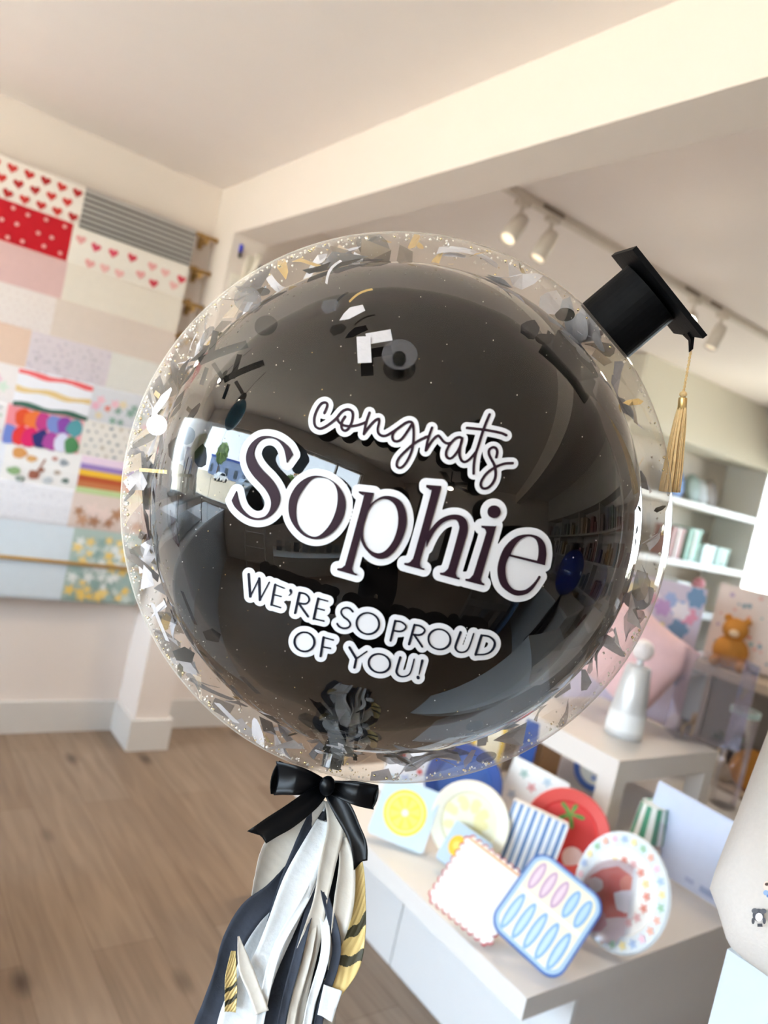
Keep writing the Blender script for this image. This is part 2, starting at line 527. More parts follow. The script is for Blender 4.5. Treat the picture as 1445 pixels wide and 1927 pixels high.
def contour(F, x0, y0, st):
    ny, nx = F.shape
    vs, idx, fs = [], {}, []
    def vid(key, x, y):
        if key not in idx:
            idx[key] = len(vs); vs.append((x, y))
        return idx[key]
    I = F < 0
    cells = np.argwhere(I[:-1, :-1] | I[1:, :-1] | I[:-1, 1:] | I[1:, 1:])
    for j, i in cells:
        cs = [(j, i), (j, i+1), (j+1, i+1), (j+1, i)]
        f = []
        for k in range(4):
            a, b_ = cs[k], cs[(k+1) % 4]
            fa, fb = F[a], F[b_]
            if fa < 0:
                f.append(vid((a[0], a[1], 0), x0+a[1]*st, y0+a[0]*st))
            if (fa < 0) != (fb < 0):
                t = fa/(fa-fb)
                key = (min(a, b_), max(a, b_))
                f.append(vid(key, x0+(a[1]+(b_[1]-a[1])*t)*st, y0+(a[0]+(b_[0]-a[0])*t)*st))
        if len(f) > 2:
            fs.append(tuple(f))
    return vs, fs
def decal(g, grow, st, lift, thick, mt, name, parent, label):
    xs = [v for s_ in g.seg for v in (s_[0], s_[2])]+[p[0] for o_, _ in g.pol for p in o_]
    ys = [v for s_ in g.seg for v in (s_[1], s_[3])]+[p[1] for o_, _ in g.pol for p in o_]
    pad = grow+8
    x0, x1, y0, y1 = min(xs)-pad, max(xs)+pad, min(ys)-pad, max(ys)+pad
    X, Y = np.meshgrid(np.arange(x0, x1, st), np.arange(y0, y1, st))
    vs, fs = contour(g.field(X, Y, grow > 0)-grow, x0, y0, st)
    b = MB()
    top = []
    for x, y in vs:
        p = on_sphere(x, y, RO); n = (p-BC).normalized()
        top.append(BC+n*(RO+lift+thick))
    k = len(top)
    low = [BC+(p-BC).normalized()*(RO+lift) for p in top]
    cnt = {}
    for f in fs:
        for i in range(len(f)):
            e = (f[i], f[(i+1) % len(f)])
            cnt[tuple(sorted(e))] = cnt.get(tuple(sorted(e)), 0)+1
    sides = []
    for f in fs:
        for i in range(len(f)):
            a, c = f[i], f[(i+1) % len(f)]
            if cnt[tuple(sorted((a, c)))] == 1:
                sides.append((c, a, k+a, k+c))
    b.add(top+low, [f for f in fs]+sides, mt)
    o = b.build(name, parent, label=label, smooth=False)
    return o

A = ((560, 730), 6.0208); B_ = ((760, 750), 6.0208); C_ = ((420, 800), 5.558); D_ = ((600, 900), 5.558)
E_ = ((800, 900), 5.558); F_ = ((440, 1050), 5.558); G_ = ((620, 1110), 4.25)
g1 = Glyphs()
R1 = 2.4
g1.stroke([(305, 290), (335, 220), (335, 182), (305, 170), (265, 190), (225, 250), (195, 330), (192, 400), (210, 445), (255, 465), (305, 450), (375, 405), (440, 350), (480, 300), (520, 262), (572, 247), (615, 268), (628, 320), (612, 400), (580, 462), (545, 488), (512, 478), (497, 440), (505, 385), (540, 330)], R1, *A)
g1.stroke([(450, 345), (465, 385), (505, 420), (565, 437), (640, 435), (720, 415), (778, 390)], R1, *A)
g1.stroke([(815, 285), (785, 370), (765, 450), (750, 528)], R1, *A)
g1.stroke([(750, 528), (785, 478), (840, 410), (890, 365), (922, 360), (920, 410), (907, 465), (915, 515), (950, 545), (1000, 545), (1060, 512), (1110, 480), (1180, 430), (1230, 397), (1272, 388), (1302, 410), (1312, 500), (1310, 600), (1295, 700), (1255, 800), (1205, 878), (1160, 908), (1125, 890), (1125, 840), (1160, 780), (1230, 710), (1310, 640), (1380, 595), (1445, 565)], R1, *A)
g1.stroke([(1290, 420), (1240, 500), (1180, 580), (1130, 608), (1088, 600), (1072, 560), (1085, 515), (1115, 478)], R1, *A)
g1.stroke([(238, 441), (268, 434)], R1, *B_)
g1.stroke([(315, 335), (285, 420), (260, 510), (245, 592)], R1, *B_)
g1.stroke([(245, 592), (290, 520), (340, 455), (385, 425), (412, 448), (450, 493), (490, 512), (530, 505)], R1, *B_)
g1.stroke([(655, 455), (625, 442), (575, 460), (515, 525), (478, 600), (478, 655), (512, 682), (555, 662), (610, 590), (645, 510), (655, 455)], R1, *B_)
g1.stroke([(655, 465), (632, 555), (627, 645), (650, 705), (692, 720), (750, 680), (808, 612)], R1, *B_)
g1.stroke([(965, 185), (920, 290), (880, 400), (840, 530), (805, 640), (787, 760), (785, 852)], R1, *B_)
g1.stroke([(710, 336), (800, 345), (920, 360), (1040, 382), (1110, 400), (1153, 420)], R1, *B_)
g1.stroke([(1040, 668), (1052, 610), (1038, 568), (1003, 556), (962, 582), (958, 632), (985, 690), (1018, 752), (1033, 830), (1027, 900), (992, 970), (940, 1014), (890, 1018), (866, 985), (876, 930), (930, 852), (1000, 797), (1080, 757), (1150, 737), (1225, 735)], R1, *B_)
g2 = Glyphs()
g2.poly([(735, 310), (700, 240), (650, 190), (590, 150), (520, 124), (450, 118), (390, 130), (330, 170), (285, 225), (258, 290), (250, 350), (258, 410), (285, 475), (330, 540), (385, 600), (440, 660), (480, 720), (505, 780), (508, 840), (490, 900), (455, 945), (410, 965), (350, 970), (290, 950), (240, 910), (200, 860), (175, 800), (160, 740), (150, 690), (100, 790), (130, 850), (175, 900), (230, 945), (290, 978), (350, 992), (410, 990), (470, 970), (530, 925), (575, 865), (600, 800), (602, 740), (580, 670), (540, 600), (490, 540), (430, 480), (380, 420), (345, 355), (332, 300), (345, 240), (375, 190), (420, 155), (480, 140), (545, 150), (600, 190), (640, 250), (660, 320), (672, 400)], *C_)
g2.poly([(980, 530), (1080, 550), (1180, 612), (1250, 700), (1282, 800), (1275, 900), (1235, 1010), (1160, 1110), (1060, 1175), (960, 1190), (860, 1160), (770, 1080), (710, 980), (690, 870), (705, 760), (755, 660), (820, 590), (900, 545)], *C_, holes=[[(1010, 550), (1090, 562), (1160, 612), (1195, 690), (1200, 790), (1180, 900), (1130, 1020), (1060, 1110), (990, 1160), (920, 1160), (850, 1120), (795, 1050), (770, 960), (770, 860), (790, 770), (840, 680), (900, 600), (950, 560)]])
g2.poly([(418, 135), (575, 153), (560, 210), (530, 300), (440, 600), (358, 900), (350, 950), (368, 982), (402, 997), (398, 1013), (195, 955), (197, 938), (240, 935), (268, 908), (290, 860), (465, 220), (462, 180), (420, 155)], *D_)
g2.poly([(535, 285), (590, 230), (660, 192), (730, 185), (810, 207), (870, 260), (905, 340), (918, 430), (905, 530), (870, 630), (820, 720), (760, 790), (700, 830), (630, 838), (560, 810), (500, 750), (465, 700), (440, 620), (470, 450)], *D_, holes=[[(465, 540), (482, 440), (520, 340), (570, 270), (630, 228), (690, 218), (750, 237), (800, 290), (825, 370), (828, 460), (810, 560), (770, 660), (710, 740), (650, 777), (590, 777), (530, 742), (485, 680), (465, 610)]])
g2.poly([(1120, 70), (1275, 82), (1255, 170), (1140, 575), (1065, 830), (1055, 900), (1072, 932), (1102, 940), (1096, 955), (890, 900), (892, 882), (940, 880), (970, 850), (1000, 780), (1165, 180), (1160, 125), (1120, 95)], *D_)
g2.poly([(20, 590), (80, 500), (150, 430), (230, 390), (310, 378), (380, 395), (425, 440), (440, 500), (435, 570), (400, 690), (322, 950), (315, 995), (330, 1028), (357, 1038), (350, 1055), (150, 1000), (152, 985), (195, 980), (228, 950), (250, 900), (345, 560), (350, 490), (330, 445), (290, 430), (230, 440), (160, 480), (90, 560), (40, 650), (10, 720)], *E_)
g2.poly(circle(713, 350, 66, n=20), *E_)
g2.poly([(583, 495), (730, 500), (722, 540), (582, 1015), (575, 1055), (588, 1085), (612, 1097), (606, 1115), (414, 1065), (418, 1048), (460, 1045), (492, 1012), (510, 970), (625, 600), (632, 560), (620, 530), (585, 515)], *E_)
g2.poly([(1238, 905), (1252, 820), (1252, 760), (1240, 690), (1200, 630), (1140, 595), (1060, 585), (970, 600), (890, 650), (820, 730), (775, 830), (752, 930), (755, 1020), (785, 1110), (840, 1170), (910, 1210), (980, 1218), (1060, 1195), (1120, 1140), (1165, 1075), (1197, 1025), (1185, 1013), (1150, 1068), (1100, 1122), (1040, 1163), (970, 1170), (910, 1150), (860, 1095), (835, 1020), (830, 930), (845, 860), (868, 812)], *E_, holes=[[(882, 793), (910, 730), (960, 660), (1020, 618), (1080, 605), (1140, 630), (1170, 680), (1180, 750), (1175, 820), (1165, 860)]])
g2.loops.append([(E_[0][0]+x/E_[1], E_[0][1]+y/E_[1]) for x, y in circle(985, 950, 175, 215, 20, .2)])
g3 = Glyphs()
T_, Md, Th = 2.2, 1.65, 1.25
for p, r in (([(160, 165), (177, 400)], T_), ([(177, 400), (270, 210)], Th), ([(270, 210), (278, 435)], T_), ([(278, 435), (375, 250)], Th),
             ([(437, 275), (398, 485)], T_), ([(437, 275), (532, 312)], Th), ([(418, 378), (500, 400)], Th), ([(398, 485), (495, 515)], Th),
             ([(597, 332), (600, 345)], 2.3), ([(605, 345), (600, 370), (577, 390)], [1.8, 1.4, 0.6]),
             ([(690, 360), (645, 570)], T_), ([(690, 360), (745, 370), (785, 405), (787, 448), (750, 475), (672, 466)], Md), ([(685, 475), (780, 608)], Md+0.2),
             ([(885, 420), (838, 630)], T_), ([(885, 420), (985, 447)], Th), ([(865, 520), (950, 542)], Th), ([(838, 630), (945, 655)], Th),
             ([(1245, 557), (1215, 525), (1175, 515), (1135, 532), (1125, 570), (1150, 610), (1195, 645), (1220, 685), (1200, 720), (1150, 730), (1105, 712), (1082, 682)], Md)):
    g3.stroke(p, r, *F_)
def ring(cx, cy, rx, ry, rot=0.25, n=14):
    return [(cx+rx*math.cos(a)*math.cos(rot)-ry*math.sin(a)*math.sin(rot), cy+rx*math.cos(a)*math.sin(rot)+ry*math.sin(a)*math.cos(rot)) for a in [2*math.pi*i/n for i in range(n)]], [1.3+0.75*abs(math.cos(2*math.pi*i/n)) for i in range(n)]
for c in ((307, 265, 90, 84), (877, 391, 88, 80)):
    P, r = ring(*c); g3.stroke(P, r, *G_, closed=True)
for p, r in (([(525, 245), (488, 400)], T_), ([(525, 245), (575, 253), (610, 285), (597, 315), (560, 328), (505, 320)], Md),
             ([(678, 277), (635, 430)], T_), ([(678, 277), (725, 285), (760, 315), (745, 345), (710, 357), (655, 350)], Md), ([(678, 358), (740, 450)], Md+0.2),
             ([(1045, 335), (1012, 425), (1005, 460), (1025, 488), (1060, 495), (1095, 480), (1118, 440), (1150, 345)], [T_, T_, T_, Md, Th, Th, Th, Th]),
             ([(1212, 360), (1165, 513)], T_), ([(1212, 360), (1270, 368), (1310, 400), (1316, 440), (1290, 485), (1240, 510), (1165, 513)], [Md, Md, T_, T_, Md, Th, Th])):
    g3.stroke(p, r, *G_)
g4 = Glyphs()
P, r = ring(742, 871, 104, 100); g4.stroke(P, r, *F_, closed=True)
P, r = ring(399, 582, 86, 74); g4.stroke(P, r, *G_, closed=True)
for p, r in (([(940, 825), (910, 1018)], T_), ([(940, 825), (1045, 852)], Th), ([(928, 922), (1015, 940)], Th)):
    g4.stroke(p, r, *F_)
for p, r in (([(160, 455), (215, 545)], T_), ([(215, 545), (300, 487)], Th), ([(215, 545), (200, 615)], T_),
             ([(565, 535), (540, 620), (535, 652), (555, 680), (590, 688), (630, 675), (652, 640), (675, 550)], [T_, T_, T_, Md, Th, Th, Th, Th]),
             ([(740, 562), (715, 668)], [2.3, 0.9]), ([(706, 694), (708, 697)], 3.0)):
    g4.stroke(p, r, *G_)
INK = mat('dark_plum_vinyl', '#2b1a24', 0.5, noise=0.02, spec=0.12)
INK2 = mat('navy_black_vinyl', '#191a26', 0.5, noise=0.02, spec=0.12)
VINYL = mat('white_vinyl', '#dcdce1', 0.45, noise=0.005, spec=0.2)
for g, grow, ink, th, line, stp in ((g1, 8.6, INK, 0.0005, 'congrats', 0.8), (g2, 13.0, INK, 0.0012, 'Sophie', 1.0), (g3, 9.6, INK2, 0.0005, "WE'RE SO PROUD", 0.8), (g4, 9.6, INK2, 0.0005, 'OF YOU!', 0.8)):
    back = decal(g, grow, 2.0, 0.0004, 0.0001, VINYL, 'lettering_backing', balloon, 'white outline sticker behind the line %s' % line)
    decal(g, 0.0, stp, 0.0006, th, ink, 'lettering', back, 'dark letters reading %s' % line)

# confetti between the two skins
TW = mat('white_tissue', '#c3c1c6', 0.8, noise=0.1, scale=220, bump=0.3, alpha=0.96)
TG = mat('grey_black_tissue', '#5d5d62', 0.8, noise=0.15, scale=200, alpha=0.62, spec=0.2)
TB = mat('black_tissue', '#12110d', 0.75, noise=0.1, scale=200, alpha=0.95, spec=0.15)
TP = mat('sheer_beige_tissue', '#b8a48c', 0.7, noise=0.1, scale=200, alpha=0.6)
GOLD = mat('gold_foil', (1.0, 0.72, 0.32), 0.22, metal=1.0, noise=0.15, scale=90, bump=0.6)
def conform(n, poly, r, rot=0.0, curl=0.0):
    """lay a small polygon (metres) on a sphere of radius r about direction n"""
    t = (RIGHT-n*RIGHT.dot(n)).normalized(); q = n.cross(t)
    o = []
    for u, w in poly:
        uu = u*math.cos(rot)-w*math.sin(rot); ww = u*math.sin(rot)+w*math.cos(rot)
        d = (n*r+t*uu+q*ww).normalized()
        o.append(BC+d*(r-curl*(u*u+w*w)*30))
    return o
def tilted(n, poly, r, rot, tilt):
    """a flat piece wedged at an angle in the gap between the two skins"""
    t = (RIGHT-n*RIGHT.dot(n)).normalized(); q = n.cross(t)
    o = []
    for u, w in poly:
        uu = u*math.cos(rot)-w*math.sin(rot); ww = u*math.sin(rot)+w*math.cos(rot)
        v = n*(r+uu*tilt[0]+ww*tilt[1]+(uu*uu-ww*ww)*tilt[2])+t*uu+q*ww
        L_ = min(max(v.length, RI+0.0015+ISH*max(0, v.normalized().dot(VDIR))), RO-0.0012)
        o.append(BC+v.normalized()*L_)
    return o
def confetti(name, label, group, n, poly, mt, rot, r=None, curl=0.0, tilt=None):
    if tilt:
        cu = sum(p[0] for p in poly)/len(poly); cw = sum(p[1] for p in poly)/len(poly); k = len(poly)
        b = MB(); b.add(tilted(n, [(cu, cw)]+list(poly), r, rot, tilt), [(0, i+1, (i+1) % k+1) for i in range(k)], mt)
        return b.build(name, label=label, cat='confetti', group=group)
    r = r or RO-0.0012-random.random()*0.003
    cu = sum(p[0] for p in poly)/len(poly); cw = sum(p[1] for p in poly)/len(poly)
    k = len(poly)
    vs = conform(n, [(cu, cw)]+list(poly), r, rot, curl)
    b = MB(); b.add(vs, [(0, i+1, (i+1) % k+1) for i in range(k)], mt)
    return b.build(name, label=label, cat='confetti', group=group)
def px_dir(x, y, R=RO):
    p = on_sphere(x, y, R)
    return (p-BC).normalized() if p is not None else tangent_dir(x, y)
def strip(l, w, bend=0.0, n=5):
    up = [(-l/2+l*i/n, w/2+bend*math.sin(math.pi*i/n)) for i in range(n+1)]
    dn = [(-l/2+l*i/n, -w/2+bend*math.sin(math.pi*i/n)) for i in range(n+1)]
    return up+dn[::-1]
pxm = 0.28/520
for name, label, x, y, poly, mt, rot in (
    ('confetti_dot', 'blue-grey tissue circle overlapping the rim at upper left', 466, 564, circle(0, 0, 26*pxm, 24*pxm, 16), TG, 0),
    ('confetti_strip', 'horizontal arm of the folded white tissue strip above the lettering', 713, 634, strip(48*pxm, 21*pxm), TW, 0.17),
    ('confetti_strip', 'vertical arm of the folded white tissue strip above the lettering', 685, 658, strip(26*pxm, 50*pxm), TW, 0.05),
    ('confetti_dot', 'translucent grey circle to the right of the folded white strip', 752, 667, circle(0, 0, 34*pxm, 29*pxm, 18), TG, 0),
    ('confetti_dot', 'small black circle lying on the translucent grey circle', 751, 675, circle(0, 0, 13*pxm, 15*pxm, 12), TB, 0),
    ('confetti_scrap', 'dark grey scrap left of the small white scrap near the top', 621, 576, blob(0, 0, 18*pxm, 6, 1.2, 0.8), TG, 0.2),
    ('confetti_scrap', 'white torn scrap under the gold squiggle near the top', 661, 587, [(-26*pxm, -10*pxm), (-8*pxm, -12*pxm), (26*pxm, -4*pxm), (24*pxm, 8*pxm), (0, 9*pxm), (-14*pxm, 1*pxm)], TW, 0.25),
    ('confetti_foil', 'thin gold foil squiggle above the torn white scrap', 679, 556, strip(50*pxm, 4*pxm, 5*pxm), GOLD, 0.5),
    ('confetti_streamer', 'thin white curled streamer dangling below the top rim', 628, 512, strip(52*pxm, 5*pxm, 8*pxm), TW, 1.0),
    ('confetti_strip', 'longest black tissue strip of the crossing strips at upper left', 420, 664, strip(96*pxm, 15*pxm, 2*pxm), TB, 0.35),
    ('confetti_strip', 'upright black strip crossing the longest strip at upper left', 400, 650, strip(56*pxm, 12*pxm), TB, 1.35),
    ('confetti_strip', 'short black strip hanging under the crossed strips', 384, 708, strip(34*pxm, 8*pxm), TB, 1.25),
    ('confetti_strip', 'small black strip slanting down right of the crossed strips', 410, 698, strip(34*pxm, 8*pxm), TB, -1.0),
    ('confetti_dot', 'upright white oval dot inside the left rim', 295, 800, circle(0, 0, 20*pxm, 20*pxm, 16), TW, 0),
    ('confetti_scrap', 'torn white tissue scrap just above the white oval dot', 298, 756, blob(0, 0, 34*pxm, 8, 1.2, 0.5), TW, 0.3),
    ('confetti_foil', 'pale gold foil strip across the left rim above the torn white scrap', 291, 740, strip(40*pxm, 8*pxm), GOLD, -0.8),
    ('confetti_foil', 'level gold foil strip on the left beside the window reflection', 288, 886, strip(52*pxm, 7*pxm), GOLD, -0.08),
    ('confetti_dot', 'dark grey oval dot clinging beside the reflected window edge', 333, 848, blob(0, 0, 17*pxm, 9, 0.9, 1.7), TB, 0),
    ('confetti_scrap', 'white tissue scrap just left of the cap where the rims meet', 1037, 570, blob(0, 0, 26*pxm, 8, 0.8, 1.0), TW, 0.3),
    ('confetti_dot', 'black dot between the white scrap and the cap', 1063, 592, circle(0, 0, 19*pxm, 13*pxm, 14), TB, 0),
    ('confetti_scrap', 'black pentagon scrap on the lower left rim', 347, 1233, [(-22*pxm, 10*pxm), (2*pxm, 16*pxm), (20*pxm, 2*pxm), (12*pxm, -16*pxm), (-16*pxm, -8*pxm)], TB, 0.1),
    ('confetti_strip', 'long white tissue slip slanting down the lower left rim', 292, 1175, strip(70*pxm, 20*pxm, 3*pxm), TW, -1.1),
    ('confetti_strip', 'speckled white slip near the bottom of the lower left rim', 424, 1345, strip(50*pxm, 24*pxm, 2*pxm), TW, -0.8),
    ('confetti_dot', 'dark oval dot on the bottom rim at right', 915, 1425, circle(0, 0, 20*pxm, 10*pxm, 14), TG, 0.25)):
    Rc = RO-0.0012-random.random()*0.002
    c_, s_ = math.cos(rot), math.sin(rot)
    cu = sum(p[0] for p in poly)/len(poly); cw = sum(p[1] for p in poly)/len(poly)
    vs = [on_sphere(x+(u*c_-w*s_)/pxm, y-(u*s_+w*c_)/pxm, Rc) for u, w in [(cu, cw)]+list(poly)]
    if None in vs:
        confetti(name, label, None, px_dir(x, y), poly, mt, rot, curl=0.0)
        continue
    k = len(poly)
    b = MB()
    if name in ('confetti_strip', 'confetti_streamer', 'confetti_foil') and k % 2 == 0:
        b.add(vs[1:], [(j, j+1, k-2-j, k-1-j) for j in range(k//2-1)], mt)
    else:
        b.add(vs, [(0, i+1, (i+1) % k+1) for i in range(k)], mt)
    b.build(name, label=label, cat='confetti')
VDIR = (EYE-BC).normalized()
SR = (RIGHT-VDIR*RIGHT.dot(VDIR)).normalized(); SU = VDIR.cross(SR); SU = SU if SU.dot(UP) > 0 else -SU
kinds = [('confetti_dot', 'white tissue circle', TW), ('confetti_scrap', 'white torn tissue scrap', TW), ('confetti_scrap', 'white torn tissue scrap', TW), ('confetti_strip', 'white tissue strip', TW),
         ('confetti_scrap', 'dark translucent tissue scrap', TG), ('confetti_dot', 'dark translucent circle', TG), ('confetti_scrap', 'sheer beige tissue scrap', TP), ('confetti_foil', 'gold foil flake', GOLD), ('confetti_foil', 'gold foil flake', GOLD), ('confetti_scrap', 'white torn tissue scrap', TW), ('confetti_strip', 'white tissue strip', TW), ('confetti_scrap', 'sheer beige tissue scrap', TP)]
SECT = ['right', 'upper right', 'top', 'upper left', 'left', 'lower left', 'bottom', 'lower right']
for i in range(298):
    while True:
        a = random.uniform(0, 2*math.pi)
        s = int(((math.degrees(a)+22.5) % 360)//45)
        if random.random() < [0.45, 0.6, 0.95, 1.0, 1.0, 1.0, 0.6, 0.5][s]:
            break
    th = math.radians(random.choice([random.uniform(66, 80), random.uniform(70, 90), random.uniform(92, 112)]))
    n = (VDIR*math.cos(th)+math.sin(th)*(SR*math.cos(a)+SU*math.sin(a))).normalized()
    if n.dot(NECK) > 0.985:
        continue
    nm, ds, mt = random.choice(kinds)
    sz = random.uniform(0.0095, 0.0205)
    if nm == 'confetti_dot': poly = circle(0, 0, sz*0.9, sz*0.9, 12)
    elif nm == 'confetti_strip': poly = strip(sz*3.2, sz*0.7, sz*0.2)
    elif nm == 'confetti_foil': poly = blob(0, 0, sz*0.45, 6, random.uniform(0.8, 2.4), 0.6)
    else: poly = blob(0, 0, sz, random.choice([4, 5, 7]), 1.3, 0.8)
    hr = int(round((90-math.degrees(a))/30)) % 12
    where = '%s rim at %s o\'clock' % ('near' if th < 1.5 else 'far', ['twelve', 'one', 'two', 'three', 'four', 'five', 'six', 'seven', 'eight', 'nine', 'ten', 'eleven'][hr])
    ds = ('small ' if sz < .015 else 'large ')+ds
    confetti(nm, '%s clinging inside the bubble balloon\'s %s' % (ds, where), '%s pieces, %s' % (ds, where), n, poly, mt, random.uniform(0, 3.1), r=random.uniform(RI+0.006, RO-0.005), tilt=(random.uniform(-.9, .9), random.uniform(-.9, .9), random.uniform(-25, 25)))
PEARL = mat('pearl_glitter', '#f3ece2', 0.25, noise=0.1)
ICO = [Vector(v).normalized() for v in ((0, 0, 1), (1, 0, 0), (0, 1, 0), (-1, 0, 0), (0, -1, 0), (0, 0, -1))]
IF = [(0, 1, 2), (0, 2, 3), (0, 3, 4), (0, 4, 1), (5, 2, 1), (5, 3, 2), (5, 4, 3), (5, 1, 4)]
b = MB()
for i in range(1500):
    a = random.gauss(2.9, 1.3) if random.random() < 0.7 else random.uniform(0, 6.28)
    if i < 1050:
        th = math.radians(random.uniform(60, 92)); r = random.choice([0.0018, 0.0013, 0.0009, 0.0007])
    else:
        th = math.acos(random.uniform(0.45, 1)); r = random.choice([0.00025, 0.00035, 0.0005])
    n = (VDIR*math.cos(th)+math.sin(th)*(SR*math.cos(a)+SU*math.sin(a))).normalized()
    c = BC+n*(RO-0.0018-r)
    b.add([c+v*r for v in ICO], IF, GOLD if random.random() < 0.25 else PEARL)
b.build('glitter_specks', label='tiny pearl and gold glitter specks scattered inside the clear bubble', cat='glitter', kind='stuff', smooth=True)
# shredded tissue heaped at the neck
heap = thing('tissue_shreds', 'heap of shredded grey and white tissue inside the bubble above the bow', 'tissue', BC+NECK*0.262)
for i in range(26):
    x, y = random.gauss(648, 32), random.gauss(1420, 15)
    w = random.uniform(6, 13)
    n = (px_dir(x, y, RO)*0.75+NECK*0.25).normalized()
    b = MB(); mt = random.choice([TG, TG, TB, TW, M('#6d7074')])
    L_ = random.uniform(14, 34)*pxm
    vs = conform(n, strip(L_, w*pxm, random.uniform(-6, 6)*pxm, 4), RO-0.004-random.random()*0.012, random.uniform(0, 3.1), random.uniform(-1, 2))
    b.add(vs, [(j, j+1, 8-j, 9-j) for j in range(4)], mt)
    b.build('tissue_shred', heap)
# ------------------------------------------------------------------ graduation cap glued to the bubble
FELT = mat('black_felt_card', '#08080a', 0.6, noise=0.2, scale=150, bump=0.2, spec=0.12)
THREAD = mat('gold_thread', '#e4c28c', 0.4, noise=0.2, scale=300)
GBAND = mat('gold_wire_band', (0.75, 0.52, 0.22), 0.35, metal=0.8, noise=0.1)
capc = BC+CAPN*0.2795
cap = thing('graduation_cap', 'small black graduation cap stuck on the upper right of the bubble balloon', 'graduation cap', capc)
ct = (RIGHT*0.6-UP*0.8); ct = (ct-CAPN*ct.dot(CAPN)).normalized(); cv = CAPN.cross(ct)
ctx = ct*1.0
b = MB()
b.lathe([(0.0335, -0.004), (0.0338, 0.0), (0.0330, 0.049), (0.0, 0.049)], FELT, 40, capc, CAPN)
b.build('crown', cap, smooth=False)
b = MB()
ax = (CAPN+cv*(0.10 if cv.dot(VDIR) < 0 else -0.10)).normalized()
t1 = (ct-ax*ct.dot(ax)).normalized(); t2 = ax.cross(t1)
hs = 0.0495
rotb = 0.16
c0 = capc+CAPN*0.0505+t1*0.004
q1 = t1*math.cos(rotb)+t2*math.sin(rotb); q2 = -t1*math.sin(rotb)+t2*math.cos(rotb)
lo = [c0+q1*sx*hs+q2*sy*hs for sx, sy in ((-1, -1), (1, -1), (1, 1), (-1, 1))]
hi = [p+ax*0.0045 for p in lo]
b.add(lo+hi, [(0, 3, 2, 1), (4, 5, 6, 7), (0, 1, 5, 4), (1, 2, 6, 5), (2, 3, 7, 6), (3, 0, 4, 7)], FELT)
tip = EYE+ray(1300, 660)*((c0-EYE).length*1.0)
basep = [c0+t1*0.046+t2*0.012, c0+t1*0.046-t2*0.012]
mid = [tip*0.45+basep[0]*0.55+ax*0.003, tip*0.45+basep[1]*0.55+ax*0.003]
k0 = [basep[0], basep[1], mid[1], mid[0], tip-t2*0.002, tip+t2*0.002]
b.add([p+ax*0.002 for p in k0]+[p-ax*0.002 for p in k0], [(0, 1, 2, 3), (3, 2, 4, 5), (7, 6, 9, 8), (8, 9, 11, 10), (0, 3, 9, 6), (3, 5, 11, 9), (1, 7, 8, 2), (2, 8, 10, 4), (4, 10, 11, 5)], FELT)
b.build('mortarboard', cap)
dt = (tip-EYE).length
k = at_depth(1286, 738, dt)
tas = thing('tassel', 'gold thread tassel hanging from the corner of the black cap', 'tassel', k)
b = MB()
n = 40
for ph in (0, math.pi):
    b.path([tip.lerp(k, i/n)+0.0007*(RIGHT*math.cos(ph+i*0.9)+FWD*math.sin(ph+i*0.9)) for i in range(n+1)], 0.00065, THREAD, 5)
b.build('cord', tas, smooth=True)
dn = (at_depth(1268, 925, dt)-k).normalized()
b = MB(); b.ball(k+dn*0.002, 0.0036, THREAD, 12, (1, 1, 0.9)); b.build('knot', tas, smooth=True)
b = MB(); b.lathe([(0.0036, 0.005), (0.0040, 0.006), (0.0040, 0.016), (0.0036, 0.0165)], GBAND, 20, k, dn); b.build('band', tas, smooth=True)
b = MB()
e1 = (RIGHT-dn*RIGHT.dot(dn)).normalized(); e2 = dn.cross(e1)
Lt = (at_depth(1262, 925, dt)-k).length
for i in range(90):
    a = random.uniform(0, 6.28); rr = math.sqrt(random.random())
    u, w = rr*math.cos(a), rr*math.sin(a)
    pts = []
    for j in range(9):
        t = j/8
        sp = 0.0033+0.0065*math.sin(min(1, t*1.1)*math.pi/2)
        sh = -0.0045*t
        pts.append(k+dn*(0.012+(Lt-0.012)*t)+e1*(u*sp+sh+0.0004*math.sin(7*t+a))+e2*w*sp)
    b.path(pts, 0.00062, THREAD, 5)
o = b.build('fringe', tas, kind='stuff', smooth=True)

# ------------------------------------------------------------------ bow and streamer tail
SATB = mat('black_satin', '#06070a', 0.33, noise=0.1, scale=60, spec=0.22)
CHAR = mat('charcoal_tissue', '#383d48', 0.7, noise=0.12, scale=120, bump=0.35, spec=0.2)
INKT = mat('black_tissue_strip', '#0e1014', 0.6, noise=0.15, scale=120, bump=0.3, spec=0.2)
WTIS = mat('white_tissue_strip', '#d9dde0', 0.75, noise=0.06, scale=160, bump=0.4)
IVOR = mat('ivory_satin_film', '#ccc6bc', 0.35, noise=0.05, scale=90, bump=0.3)
GFOL = mat('gold_film_strip', '#c9b277', 0.35, metal=0.3, noise=0.25, scale=25, bump=0.4)
def bez(P, n):
    Q = []
    m_ = len(P)
    for i in range(m_-1):
        p0, p1, p2, p3 = P[max(i-1, 0)], P[i], P[i+1], P[min(i+2, m_-1)]
        for q in range(n):
            t = q/n
            Q.append([0.5*((2*p1[c])+(-p0[c]+p2[c])*t+(2*p0[c]-5*p1[c]+4*p2[c]-p3[c])*t*t+(-p0[c]+3*p1[c]-3*p2[c]+p3[c])*t**3) for c in range(len(p1))])
    Q.append(list(P[-1]))
    return Q
